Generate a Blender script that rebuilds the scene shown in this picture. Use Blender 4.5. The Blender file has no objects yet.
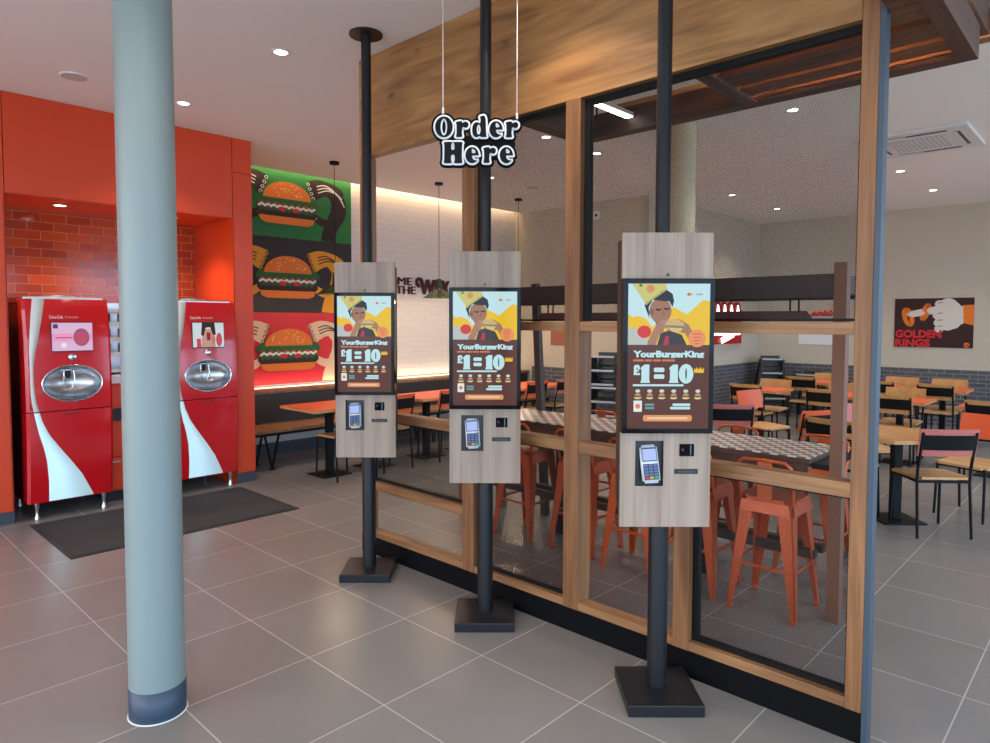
import bpy, bmesh, math, random
from mathutils import Vector, Matrix, Euler
from mathutils.geometry import tessellate_polygon
random.seed(7)
PI = math.pi
C = bpy.context.scene.collection
sc = bpy.context.scene

# ------------------------------------------------------------------ materials
def new_mat(name):
    m = bpy.data.materials.new(name); m.use_nodes = True
    nt = m.node_tree
    return m, nt, nt.nodes['Principled BSDF']

def mat(name, col, rough=0.5, metal=0.0, emit=0.0, ecol=None, coat=0.0, spec=None, bump=0.0, bscale=200):
    m, nt, b = new_mat(name)
    b.inputs['Base Color'].default_value = (*col, 1)
    b.inputs['Roughness'].default_value = rough
    b.inputs['Metallic'].default_value = metal
    if coat: b.inputs['Coat Weight'].default_value = coat; b.inputs['Coat Roughness'].default_value = 0.06
    if spec is not None: b.inputs['Specular IOR Level'].default_value = spec
    if emit:
        b.inputs['Emission Color'].default_value = (*(ecol or col), 1)
        b.inputs['Emission Strength'].default_value = emit
    if bump:
        tc = nt.nodes.new('ShaderNodeTexCoord'); n = nt.nodes.new('ShaderNodeTexNoise')
        n.inputs['Scale'].default_value = bscale; n.inputs['Detail'].default_value = 4
        bp = nt.nodes.new('ShaderNodeBump'); bp.inputs['Strength'].default_value = bump; bp.inputs['Distance'].default_value = 0.002
        nt.links.new(tc.outputs['Object'], n.inputs['Vector']); nt.links.new(n.outputs['Fac'], bp.inputs['Height'])
        nt.links.new(bp.outputs['Normal'], b.inputs['Normal'])
    return m

def wood(name, dark, light, axis='z', across=14, along=1.2, rough=0.5, knots=False, fine=0.35):
    m, nt, b = new_mat(name)
    L = nt.links.new
    tc = nt.nodes.new('ShaderNodeTexCoord'); mp = nt.nodes.new('ShaderNodeMapping')
    s = [across]*3; s['xyz'.index(axis)] = along
    mp.inputs['Scale'].default_value = s
    L(tc.outputs['Object'], mp.inputs['Vector'])
    n = nt.nodes.new('ShaderNodeTexNoise'); n.inputs['Scale'].default_value = 1.0; n.inputs['Detail'].default_value = 6
    n.inputs['Distortion'].default_value = 1.6 if knots else 0.7
    L(mp.outputs['Vector'], n.inputs['Vector'])
    mp2 = nt.nodes.new('ShaderNodeMapping'); s2 = [across*9]*3; s2['xyz'.index(axis)] = along*3
    mp2.inputs['Scale'].default_value = s2
    L(tc.outputs['Object'], mp2.inputs['Vector'])
    n2 = nt.nodes.new('ShaderNodeTexNoise'); n2.inputs['Scale'].default_value = 1.0; n2.inputs['Detail'].default_value = 3
    L(mp2.outputs['Vector'], n2.inputs['Vector'])
    mix = nt.nodes.new('ShaderNodeMix'); mix.data_type = 'FLOAT'; mix.inputs[0].default_value = fine
    L(n.outputs['Fac'], mix.inputs[2]); L(n2.outputs['Fac'], mix.inputs[3])
    cr = nt.nodes.new('ShaderNodeValToRGB'); e = cr.color_ramp.elements
    e[0].position = 0.36; e[0].color = (*dark, 1); e[1].position = 0.64; e[1].color = (*light, 1)
    L(mix.outputs[0], cr.inputs['Fac'])
    out = cr.outputs['Color']
    if knots:
        v = nt.nodes.new('ShaderNodeTexVoronoi'); v.inputs['Scale'].default_value = 1.0
        mp3 = nt.nodes.new('ShaderNodeMapping'); s3 = [4.2]*3; s3['xyz'.index(axis)] = 2.3
        mp3.inputs['Scale'].default_value = s3
        L(tc.outputs['Object'], mp3.inputs['Vector']); L(mp3.outputs['Vector'], v.inputs['Vector'])
        cr2 = nt.nodes.new('ShaderNodeValToRGB'); e2 = cr2.color_ramp.elements
        e2[0].position = 0.02; e2[0].color = (0.28, 0.2, 0.15, 1); e2[1].position = 0.13; e2[1].color = (1, 1, 1, 1)
        L(v.outputs['Distance'], cr2.inputs['Fac'])
        mm = nt.nodes.new('ShaderNodeMix'); mm.data_type = 'RGBA'; mm.blend_type = 'MULTIPLY'; mm.inputs[0].default_value = 0.8
        L(out, mm.inputs[6]); L(cr2.outputs['Color'], mm.inputs[7]); out = mm.outputs[2]
    L(out, b.inputs['Base Color'])
    b.inputs['Roughness'].default_value = rough
    bp = nt.nodes.new('ShaderNodeBump'); bp.inputs['Strength'].default_value = 0.25; bp.inputs['Distance'].default_value = 0.002
    L(mix.outputs[0], bp.inputs['Height']); L(bp.outputs['Normal'], b.inputs['Normal'])
    return m

def brick(name, c1, c2, mortar, bw, rh, ms, plane='xz', rough=0.5, bump=0.6, coat=0, offset=0.5, bias=0.0, shift=(0, 0, 0), smooth=0.1, plaster=0.0):
    m, nt, b = new_mat(name); L = nt.links.new
    tc = nt.nodes.new('ShaderNodeTexCoord'); mp = nt.nodes.new('ShaderNodeMapping'); mp.inputs['Location'].default_value = shift
    L(tc.outputs['Object'], mp.inputs['Vector'])
    sp = nt.nodes.new('ShaderNodeSeparateXYZ'); L(mp.outputs['Vector'], sp.inputs[0])
    cb = nt.nodes.new('ShaderNodeCombineXYZ')
    L(sp.outputs['xyz'.index(plane[0])], cb.inputs[0]); L(sp.outputs['xyz'.index(plane[1])], cb.inputs[1])
    t = nt.nodes.new('ShaderNodeTexBrick'); t.offset = offset; t.squash = 1
    t.inputs['Color1'].default_value = (*c1, 1); t.inputs['Color2'].default_value = (*c2, 1); t.inputs['Mortar'].default_value = (*mortar, 1)
    t.inputs['Scale'].default_value = 1; t.inputs['Mortar Size'].default_value = ms; t.inputs['Mortar Smooth'].default_value = smooth
    t.inputs['Bias'].default_value = bias; t.inputs['Brick Width'].default_value = bw; t.inputs['Row Height'].default_value = rh
    L(cb.outputs[0], t.inputs['Vector'])
    L(t.outputs['Color'], b.inputs['Base Color'])
    b.inputs['Roughness'].default_value = rough
    if coat: b.inputs['Coat Weight'].default_value = coat; b.inputs['Coat Roughness'].default_value = 0.08
    if bump:
        inv = nt.nodes.new('ShaderNodeMath'); inv.operation = 'SUBTRACT'; inv.inputs[0].default_value = 1
        L(t.outputs['Fac'], inv.inputs[1])
        h = inv.outputs[0]
        if plaster:
            n = nt.nodes.new('ShaderNodeTexNoise'); n.inputs['Scale'].default_value = 60; L(tc.outputs['Object'], n.inputs['Vector'])
            a = nt.nodes.new('ShaderNodeMath'); a.operation = 'MULTIPLY_ADD'; a.inputs[1].default_value = plaster
            L(n.outputs['Fac'], a.inputs[0]); L(h, a.inputs[2]); h = a.outputs[0]
        bp = nt.nodes.new('ShaderNodeBump'); bp.inputs['Strength'].default_value = bump; bp.inputs['Distance'].default_value = 0.004
        L(h, bp.inputs['Height']); L(bp.outputs['Normal'], b.inputs['Normal'])
    return m

def S(r, g, b):      # sRGB 0-255 -> linear
    f = lambda v: (v/255/12.92) if v/255 <= 0.04045 else ((v/255+0.055)/1.055)**2.4
    return (f(r), f(g), f(b))

M = {}
def floor_material():
    m = brick('porcelain_tile', (0.235, 0.220, 0.206), (0.26, 0.244, 0.230), (0.50, 0.48, 0.46), 0.6, 0.6, 0.003, plane='xy', rough=0.34, bump=0.15, offset=0.0, shift=(-0.535, -0.493, 0))
    nt = m.node_tree; b = nt.nodes['Principled BSDF']; L = nt.links.new
    tc = nt.nodes.new('ShaderNodeTexCoord')
    n = nt.nodes.new('ShaderNodeTexNoise'); n.inputs['Scale'].default_value = 1.8; n.inputs['Detail'].default_value = 2
    L(tc.outputs['Object'], n.inputs['Vector'])
    b.inputs['Roughness'].default_value = .27
    tb = [x for x in nt.nodes if x.type == 'TEX_BRICK'][0]
    mm = nt.nodes.new('ShaderNodeMix'); mm.data_type = 'RGBA'; mm.blend_type = 'MULTIPLY'; mm.inputs[0].default_value = 1
    cr = nt.nodes.new('ShaderNodeValToRGB'); cr.color_ramp.elements[0].position = 0.1; cr.color_ramp.elements[0].color = (0.86, 0.85, 0.84, 1); cr.color_ramp.elements[1].position = 0.9
    L(n.outputs['Fac'], cr.inputs[0]); L(tb.outputs['Color'], mm.inputs[6]); L(cr.outputs[0], mm.inputs[7]); L(mm.outputs[2], b.inputs['Base Color'])
    return m
M['floor'] = floor_material()
M['ceiling'] = mat('ceiling_paint', (0.88, 0.86, 0.82), 0.9)
M['wall_cream'] = mat('cream_wall_paint', S(196, 186, 168), 0.85)
M['wall_white'] = brick('white_painted_brick', S(218, 210, 202), S(214, 206, 198), S(206, 198, 190), 0.225, 0.075, 0.006, 'xz', 0.75, 0.35, plaster=0.3, smooth=0.6)
M['dado_y'] = brick('grey_split_brick', S(92, 92, 96), S(76, 76, 80), S(128, 128, 130), 0.215, 0.065, 0.006, 'yz', 0.7, 0.6)
M['dado_x'] = brick('grey_split_brick_return', S(92, 92, 96), S(76, 76, 80), S(128, 128, 130), 0.215, 0.065, 0.006, 'xz', 0.7, 0.6)
M['red_wall'] = mat('red_orange_panel_paint', S(216, 66, 20), 0.42)
M['red_tile'] = brick('glazed_red_brick_tile', S(196, 74, 20), S(164, 52, 16), S(205, 135, 95), 0.215, 0.083, 0.0035, 'xz', 0.14, 0.8, coat=0.15, bias=0.1)
M['plinth'] = mat('dark_grey_skirting', S(62, 66, 74), 0.5)
M['white_trim'] = mat('white_window_frame', (0.7, 0.7, 0.7), 0.4)
M['asphalt'] = mat('pale_concrete_paving', (0.46, 0.45, 0.43), 0.9)
M['black'] = mat('black_metal', (0.008, 0.008, 0.009), 0.5, 0.0, spec=.16)
M['pole'] = mat('charcoal_powder_coated_pole', (0.013, 0.014, 0.017), 0.36, 0.0, spec=.34)
M['black_matte'] = mat('matt_black_board', (0.005, 0.005, 0.006), 0.65, spec=.08)
M['screen_bezel'] = mat('glossy_black_glass', (0.004, 0.005, 0.007), 0.06, spec=.14)
M['steel'] = mat('brushed_steel', (0.62, 0.62, 0.63), 0.28, 1.0)
M['steel_dark'] = mat('galvanised_end_plate', S(66, 80, 94), 0.5, 0.25)
M['chrome'] = mat('polished_chrome', (0.8, 0.82, 0.84), 0.12, 1.0)
M['oak_v'] = wood('warm_oak_post', S(112, 72, 42), S(156, 108, 68), 'z', 14, 1.1, 0.5)
M['oak_h'] = wood('warm_oak_rail', S(114, 76, 46), S(162, 116, 76), 'y', 14, 1.1, 0.5)
M['header'] = wood('knotty_oak_header', S(122, 82, 46), S(182, 134, 82), 'y', 7, 0.9, 0.4, knots=True, fine=0.2)
M['dark_wood_y'] = wood('dark_stained_beam', S(58, 38, 28), S(92, 60, 44), 'y', 16, 1.2, 0.55)
M['dark_wood_x'] = wood('dark_stained_cross_beam', S(62, 40, 30), S(98, 64, 48), 'x', 16, 1.2, 0.55)
M['slat'] = wood('brown_slat', S(70, 44, 30), S(120, 78, 48), 'y', 16, 1.2, 0.5)
M['brown_frame'] = mat('dark_brown_box_section', S(58, 42, 33), 0.5)
M['post_brown'] = mat('brown_timber_post', S(124, 82, 60), 0.5)
M['laminate'] = wood('greige_wood_laminate', S(134, 114, 99), S(168, 149, 133), 'z', 11, 0.7, 0.5, fine=0.3)
M['housing'] = mat('dark_brown_housing', S(62, 46, 38), 0.5)
M['column'] = mat('pale_blue_grey_column_paint', S(130, 143, 142), 0.42)
M['column_cream'] = mat('cream_column_paint', S(205, 195, 165), 0.6)
M['column_band'] = mat('slate_blue_column_band', S(50, 66, 84), 0.45)
M['mesh'] = mat('black_wire_mesh', (0.012, 0.011, 0.011), 0.6, 0.0, spec=.2)
M['orange_metal'] = mat('burnt_orange_painted_steel', S(200, 88, 42), 0.35, 0.25)
M['orange_lam'] = mat('orange_laminate', S(226, 96, 52), 0.42)
M['pink_lam'] = mat('salmon_pink_laminate', S(196, 112, 100), 0.45)
M['oak_lam'] = wood('light_oak_laminate', S(186, 130, 74), S(212, 160, 100), 'x', 12, 1.2, 0.45)
M['oak_seat'] = wood('oak_seat_veneer', S(190, 140, 88), S(222, 176, 124), 'y', 12, 1.2, 0.4)
M['pale_edge'] = mat('pale_ply_edge', S(215, 200, 170), 0.5)
M['coke_red'] = mat('glossy_red_moulding', S(204, 16, 26), 0.2, coat=0.6)
M['coke_side'] = mat('dark_machine_side', (0.03, 0.012, 0.012), 0.4)
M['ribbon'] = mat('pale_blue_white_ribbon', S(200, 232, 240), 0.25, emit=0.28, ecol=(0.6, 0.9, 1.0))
M['white_pl'] = mat('white_plastic', (0.75, 0.75, 0.75), 0.35)
M['grey_pl'] = mat('light_grey_plastic', (0.42, 0.44, 0.46), 0.35)
M['silver_pl'] = mat('silver_plastic', (0.62, 0.66, 0.72), 0.3)
M['black_pl'] = mat('black_plastic', (0.015, 0.015, 0.016), 0.35)
M['mat_dark'] = mat('charcoal_carpet_pile', (0.032, 0.034, 0.038), 0.95, bump=1.0, bscale=260)
M['mat_edge'] = mat('black_rubber_edge', (0.015, 0.015, 0.016), 0.6)
M['maroon'] = mat('maroon_painted_metal', S(88, 28, 26), 0.4)
M['lamp_spot'] = mat('lit_spotlight_lens', (1, 0.9, 0.78), 0.4, emit=14, ecol=(1, 0.86, 0.70))
M['lamp_led'] = mat('lit_led_strip', (1, 0.95, 0.88), 0.4, emit=9, ecol=(1, 0.93, 0.82))
M['lamp_warm'] = mat('lit_warm_strip', (1, 0.85, 0.6), 0.4, emit=3, ecol=(1, 0.78, 0.50))
M['green_shade'] = mat('green_enamel_shade', S(58, 66, 40), 0.25)
M['leather'] = mat('dark_vinyl_panel', S(46, 38, 36), 0.5)

_em = {}
def em(r, g, b, s=0.86):        # a lit screen colour
    k = (r, g, b, s)
    if k not in _em:
        c = S(r, g, b)
        _em[k] = mat('lit_screen_%d_%d_%d' % (r, g, b), tuple(v*0.05 for v in c), 0.08, emit=s, ecol=c, spec=.12)
    return _em[k]
_pt = {}
def pt(r, g, b, rough=0.75):
    k = (r, g, b, rough)
    if k not in _pt: _pt[k] = mat('paint_%d_%d_%d' % (r, g, b), S(r, g, b), rough)
    return _pt[k]

# ------------------------------------------------------------------ mesh builder
class MB:
    def __init__(s): s.v = []; s.f = []; s.mi = []; s.mats = []; s.sm = []
    def m(s, material):
        if material not in s.mats: s.mats.append(material)
        return s.mats.index(material)
    def add(s, vs, fs, material, smooth=False):
        o = len(s.v); k = s.m(material)
        s.v += [tuple(v) for v in vs]
        for f in fs: s.f.append([i+o for i in f]); s.mi.append(k); s.sm.append(smooth)
        return s
    def bm(s, bm, material, smooth=False, mx=None):
        if mx is not None: bm.transform(mx)
        bm.verts.ensure_lookup_table(); bm.verts.index_update()
        s.add([v.co.copy() for v in bm.verts], [[v.index for v in f.verts] for f in bm.faces], material, smooth)
        bm.free(); return s
    def box(s, c, d, material, bev=0.0, rot=None):
        bm = bmesh.new(); bmesh.ops.create_cube(bm, size=1)
        bm.transform(Matrix.Diagonal((*d, 1)))
        if bev: bmesh.ops.bevel(bm, geom=bm.edges[:], offset=min(bev, min(d)*0.45), segments=2, affect='EDGES', profile=0.5)
        mx = Matrix.Translation(c)
        if rot is not None: mx = mx @ Euler(rot).to_matrix().to_4x4()
        return s.bm(bm, material, False, mx)
    def b2(s, x0, x1, y0, y1, z0, z1, material, bev=0.0):
        return s.box(((x0+x1)/2, (y0+y1)/2, (z0+z1)/2), (abs(x1-x0), abs(y1-y0), abs(z1-z0)), material, bev)
    def bar(s, a, b, w, h, material, up=(0, 0, 1)):     # rectangular bar from a to b
        a, b = Vector(a), Vector(b); d = (b-a); n = d.normalized(); up = Vector(up)
        if abs(n.dot(up)) > 0.99: up = Vector((0, 1, 0))
        r = n.cross(up).normalized(); u = r.cross(n)
        vs = [p+r*sx*w/2+u*sy*h/2 for p in (a, b) for sx, sy in ((-1, -1), (1, -1), (1, 1), (-1, 1))]
        return s.add(vs, [(3, 2, 1, 0), (4, 5, 6, 7), (0, 1, 5, 4), (1, 2, 6, 5), (2, 3, 7, 6), (3, 0, 4, 7)], material)
    def taper(s, a, b, wa, wb, material, xdir=(1, 0, 0)):      # rectangular tapering bar, wa/wb = (w,h)
        a, b = Vector(a), Vector(b); n = (b-a).normalized(); x = Vector(xdir); x = (x-n*x.dot(n)).normalized(); y = n.cross(x)
        vs = []
        for p, (w, h) in ((a, wa), (b, wb)):
            vs += [p+x*sx*w/2+y*sy*h/2 for sx, sy in ((-1, -1), (1, -1), (1, 1), (-1, 1))]
        return s.add(vs, [(3, 2, 1, 0), (4, 5, 6, 7), (0, 1, 5, 4), (1, 2, 6, 5), (2, 3, 7, 6), (3, 0, 4, 7)], material)
    def tube(s, pts, r, material, n=10, closed=False, cap=True):
        pts = [Vector(p) for p in pts]; N = len(pts); vs = []; fs = []
        rr = r if isinstance(r, (list, tuple)) else [r]*N
        ref = None
        for i, p in enumerate(pts):
            if closed: t = (pts[(i+1) % N]-pts[i-1])
            else: t = pts[min(i+1, N-1)]-pts[max(i-1, 0)]
            t.normalize()
            if ref is None:
                ref = Vector((0, 0, 1)) if abs(t.z) < 0.9 else Vector((1, 0, 0))
            x = (ref-t*ref.dot(t)).normalized(); ref = x; y = t.cross(x)
            vs += [p+(x*math.cos(2*PI*k/n)+y*math.sin(2*PI*k/n))*rr[i] for k in range(n)]
        for i in range(N if closed else N-1):
            a, b = i*n, ((i+1) % N)*n
            fs += [(a+k, a+(k+1) % n, b+(k+1) % n, b+k) for k in range(n)]
        s.add(vs, fs, material, True)
        if cap and not closed:
            s.add(vs[:n], [tuple(range(n))[::-1]], material); s.add(vs[-n:], [tuple(range(n))], material)
        return s
    def lathe(s, prof, material, c=(0, 0, 0), n=32, cap=False):
        vs = [(c[0]+r*math.cos(2*PI*k/n), c[1]+r*math.sin(2*PI*k/n), c[2]+z) for r, z in prof for k in range(n)]
        fs = [(i*n+k, i*n+(k+1) % n, (i+1)*n+(k+1) % n, (i+1)*n+k) for i in range(len(prof)-1) for k in range(n)]
        s.add(vs, fs, material, True)
        return s
    def disc(s, c, r, z0, z1, material, n=32):
        top = [(c[0]+r*math.cos(2*PI*k/n), c[1]+r*math.sin(2*PI*k/n), z1) for k in range(n)]
        bot = [(x, y, z0) for x, y, _ in top]
        s.add(bot+top, [tuple(range(n))[::-1], tuple(range(n, 2*n))], material)
        s.add(bot+top, [(k, (k+1) % n, n+(k+1) % n, n+k) for k in range(n)], material, True)
        return s
    def prism(s, poly, y0, y1, material, axes='xz'):    # extrude a closed 2D polygon along the third axis
        n = len(poly)
        def P(u, v, w):
            d = {axes[0]: u, axes[1]: v}; t = [a for a in 'xyz' if a not in axes][0]; d[t] = w
            return (d['x'], d['y'], d['z'])
        vs = [P(u, v, y0) for u, v in poly]+[P(u, v, y1) for u, v in poly]
        tri = tessellate_polygon([[Vector((u, v, 0)) for u, v in poly]])
        fs = [tuple(t) for t in tri]+[tuple(i+n for i in t)[::-1] for t in tri]
        fs += [(k, (k+1) % n, n+(k+1) % n, n+k) for k in range(n)]
        return s.add(vs, fs, material)
    def build(s, name, parent=None, world=False, kind=None):
        me = bpy.data.meshes.new(name)
        vs = s.v
        if world and parent is not None:
            p = parent
            mi = Matrix.Translation(p.location) @ Euler(p.rotation_euler).to_matrix().to_4x4()
            if p.parent: mi = (Matrix.Translation(p.parent.location) @ Euler(p.parent.rotation_euler).to_matrix().to_4x4()) @ mi
            mi = mi.inverted(); vs = [tuple(mi @ Vector(v)) for v in vs]
        me.from_pydata(vs, [], s.f)
        for m_ in s.mats: me.materials.append(m_)
        me.polygons.foreach_set('material_index', s.mi); me.polygons.foreach_set('use_smooth', s.sm)
        bm = bmesh.new(); bm.from_mesh(me); bmesh.ops.recalc_face_normals(bm, faces=bm.faces); bm.to_mesh(me); bm.free()
        me.update()
        o = bpy.data.objects.new(name, me); C.objects.link(o)
        if parent is not None: o.parent = parent
        if kind: o['kind'] = kind
        return o

def flatb(mb_list): pass

def tag(o, label, cat, group=None, kind=None):
    o['label'] = label; o['category'] = cat
    if group: o['group'] = group
    if kind: o['kind'] = kind
    return o
def thing(name, label, cat, loc=(0, 0, 0), rz=0, group=None):
    o = bpy.data.objects.new(name, None); o.empty_display_size = 0.1; C.objects.link(o)
    o.location = loc; o.rotation_euler = (0, 0, rz)
    return tag(o, label, cat, group)
def dup(root, loc, rz=None, label=None, group=None):
    r = root.copy(); C.objects.link(r); r.location = loc
    if rz is not None: r.rotation_euler = (0, 0, rz)
    if label: r['label'] = label
    if group: r['group'] = group
    for ch in list(root.children):
        c = ch.copy(); C.objects.link(c); c.parent = r
        for g in list(ch.children):
            d = g.copy(); C.objects.link(d); d.parent = c
    return r

# flat artwork painter: frame origin o, right u, up w, normal n; every call one thin layer higher
class Paint:
    def __init__(s, o, u, w, n, step=0.0004, mb=None):
        s.o, s.u, s.w, s.n = Vector(o), Vector(u), Vector(w), Vector(n); s.k = 0; s.step = step; s.mb = mb or MB()
    def P(s, x, y, k=None): return s.o+s.u*x+s.w*y+s.n*(s.step*(s.k if k is None else k))
    def up(s): s.k += 1
    def poly(s, pts, m, holes=()):
        s.up(); loops = [[Vector((x, y, 0)) for x, y in l] for l in [pts, *holes]]
        allp = [p for l in loops for p in l]
        tri = tessellate_polygon(loops)
        s.mb.add([s.P(p.x, p.y) for p in allp], [tuple(t) for t in tri], m)
    def ell(s, cx, cy, rx, ry, m, n=28, rot=0):
        c, q = math.cos(rot), math.sin(rot)
        s.poly([(cx+rx*math.cos(a)*c-ry*math.sin(a)*q, cy+rx*math.cos(a)*q+ry*math.sin(a)*c) for a in [2*PI*k/n for k in range(n)]], m)
    def rect(s, x0, y0, x1, y1, m): s.poly([(x0, y0), (x1, y0), (x1, y1), (x0, y1)], m)
    def stroke(s, pts, r, m, closed=False, up=True, capa=True, capb=True):
        # one mitred ribbon, so that no two pieces of a stroke lie over each other
        if up: s.up()
        P = [Vector(p) for p in pts]; rr = list(r) if isinstance(r, (list, tuple)) else [r]*len(P)
        if len(P) == 1: return
        N = len(P); L_, R_ = [], []
        for i in range(N):
            a = P[i-1] if (i > 0 or closed) else None; b = P[(i+1) % N] if (i < N-1 or closed) else None
            d0 = (P[i]-a).normalized() if a is not None else None; d1 = (b-P[i]).normalized() if b is not None else None
            d0 = d0 or d1; d1 = d1 or d0
            t = d0+d1; t = d0 if t.length < 1e-6 else t.normalized()
            q = Vector((-t.y, t.x)); c = max(.80, abs(q.dot(Vector((-d0.y, d0.x))))); L_.append(P[i]+q*rr[i]/c); R_.append(P[i]-q*rr[i]/c)
        vs = [s.P(*v) for v in L_]+[s.P(*v) for v in R_]
        s.mb.add(vs, [(k, (k+1) % N, N+(k+1) % N, N+k) for k in range(N if closed else N-1)], m)
        if not closed:
            for (c, d, ra, on) in ((P[0], P[0]-P[1], rr[0], capa), (P[-1], P[-1]-P[-2], rr[-1], capb)):
                if on:
                    a0 = math.atan2(d.y, d.x); s.mb.add([s.P(c.x+ra*math.cos(a0+PI*(k/8-.5)), c.y+ra*math.sin(a0+PI*(k/8-.5))) for k in range(9)], [tuple(range(9))], m)
    @staticmethod
    def smooth(pts, r=None, n=5):
        P = [Vector(p) for p in pts]; out = []; ro = []
        for i in range(len(P)-1):
            p0, p1, p2, p3 = P[max(i-1, 0)], P[i], P[i+1], P[min(i+2, len(P)-1)]
            for k in range(n):
                t = k/n; out.append(tuple(.5*((2*p1)+(p2-p0)*t+(2*p0-5*p1+4*p2-p3)*t*t+(3*p1-p0-3*p2+p3)*t**3)))
                if r: ro.append(r[i]*(1-t)+r[i+1]*t)
        out.append(tuple(P[-1])); 
        if r: ro.append(r[-1])
        return (out, ro) if r else out
    def text(s, string, x, y, h, m, off=0.0, width=None, depth=None):
        s.up()
        cu = bpy.data.curves.new('t', 'FONT'); cu.body = string; cu.size = 1; cu.offset = off; cu.resolution_u = 3
        ob = bpy.data.objects.new('t', cu); C.objects.link(ob)
        bpy.context.view_layer.update()
        dg = bpy.context.evaluated_depsgraph_get(); me = bpy.data.meshes.new_from_object(ob.evaluated_get(dg))
        vs = [v.co.copy() for v in me.vertices]; fs = [tuple(p.vertices) for p in me.polygons]
        bpy.data.objects.remove(ob); bpy.data.curves.remove(cu); bpy.data.meshes.remove(me)
        x0 = min(v.x for v in vs); x1 = max(v.x for v in vs)
        sy = h/0.72; sx = (width/(x1-x0)) if width else sy
        s.mb.add([s.P(x+(v.x-x0)*sx, y+v.y*sy) for v in vs], fs, m)

def arc(cx, cy, rx, ry, a0, a1, n=12):
    return [(cx+rx*math.cos(math.radians(a0+(a1-a0)*k/n)), cy+ry*math.sin(math.radians(a0+(a1-a0)*k/n))) for k in range(n+1)]

CEIL = 3.47
# ================================================================== SETTING
def struct(mb, name, parent=None): return mb.build(name, parent, kind='structure')
mb = MB(); mb.b2(-3.2, 12.6, -3.2, 7.75, -0.06, 0, M['floor']); struct(mb, 'floor')
mb = MB(); mb.b2(-30, 40, -30, 30, -0.12, -0.07, M['asphalt']); o = mb.build('ground'); o['kind'] = 'structure'
mb = MB()
mb.b2(-3.2, 8.64, -3.2, 7.58, CEIL, CEIL+0.02, M['ceiling']); mb.b2(8.64, 12.6, -3.2, 5.13, CEIL, CEIL+0.02, M['ceiling'])
mb.b2(3.355, 8.64, 7.56, 7.58, CEIL+0.02, 3.64, M['ceiling']); mb.b2(3.355, 8.64, 7.56, 7.76, 3.64, 3.66, M['ceiling'])
mb.b2(-3.3, 12.7, -3.3, 7.9, 3.70, 3.75, M['ceiling'])
struct(mb, 'ceiling')
mb = MB(); mb.b2(3.0, 8.74, 7.70, 7.80, 0, 3.68, M['wall_white']); struct(mb, 'wall_back')
mb = MB(); mb.b2(8.64, 8.74, 5.13, 7.70, 0, 3.68, M['wall_cream']); struct(mb, 'wall_inner')
mb = MB(); mb.b2(8.64, 12.7, 5.13, 5.23, 0, 3.68, M['wall_cream']); struct(mb, 'wall_recess')
mb = MB(); mb.b2(12.6, 12.7, -3.3, 5.13, 0, 3.68, M['wall_cream']); struct(mb, 'wall_far')
# grey brick dado
mb = MB(); mb.b2(12.58, 12.6, -3.2, 5.13, 0, 0.91, M['dado_y']); struct(mb, 'trim_1')
mb = MB(); mb.b2(8.66, 12.58, 5.11, 5.13, 0, 0.91, M['dado_x']); struct(mb, 'trim_2')
mb = MB(); mb.b2(8.62, 8.64, 5.11, 7.3, 0, 0.91, M['dado_y']); struct(mb, 'trim_3')
# window wall on the right (behind the viewpoint's right shoulder) and at the viewer's back
def window_wall(name, axis, c, a0, a1, n, z0, z1):
    mb = MB(); t = 0.12
    def seg(u0, u1, q0, q1, m_=M['wall_cream'], th=t):
        if axis == 'x': mb.b2(u0, u1, c-th/2, c+th/2, q0, q1, m_)
        else: mb.b2(c-th/2, c+th/2, u0, u1, q0, q1, m_)
    seg(a0, a1, z1, 3.68); 
    if z0 > 0.01: seg(a0, a1, 0, z0)
    w = (a1-a0)/n
    for i in range(n+1): seg(a0+i*w-0.06, a0+i*w+0.06, z0, z1)
    wall = struct(mb, name)
    return w
window_wall('wall_front', 'x', -3.2, -3.2, 12.6, 8, 0.25, 3.05)
window_wall('wall_left', 'y', -3.2, -3.2, 7.8, 5, 0.25, 3.05)
wn = 0
for i in range(8):
    wn += 1; w = 15.8/8; x0 = -3.2+i*w+0.06; x1 = x0+w-0.12
    mb = MB()
    for (a, b, z0, z1) in ((x0, x0+.05, .25, 3.05), (x1-.05, x1, .25, 3.05), (x0, x1, .25, .31), (x0, x1, 2.99, 3.05), (x0, x1, 2.2, 2.25)):
        mb.b2(a, b, -3.23, -3.17, z0, z1, M['black'])
    struct(mb, 'window_%d' % wn)
for i in range(3):
    wn += 1; w = 11.0/5; y0 = -3.2+i*w+0.06; y1 = y0+w-0.12
    mb = MB()
    for (a, b, z0, z1) in ((y0, y0+.05, .25, 3.05), (y1-.05, y1, .25, 3.05), (y0, y1, .25, .31), (y0, y1, 2.99, 3.05)):
        mb.b2(-3.23, -3.17, a, b, z0, z1, M['black'])
    struct(mb, 'window_%d' % wn)
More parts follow.
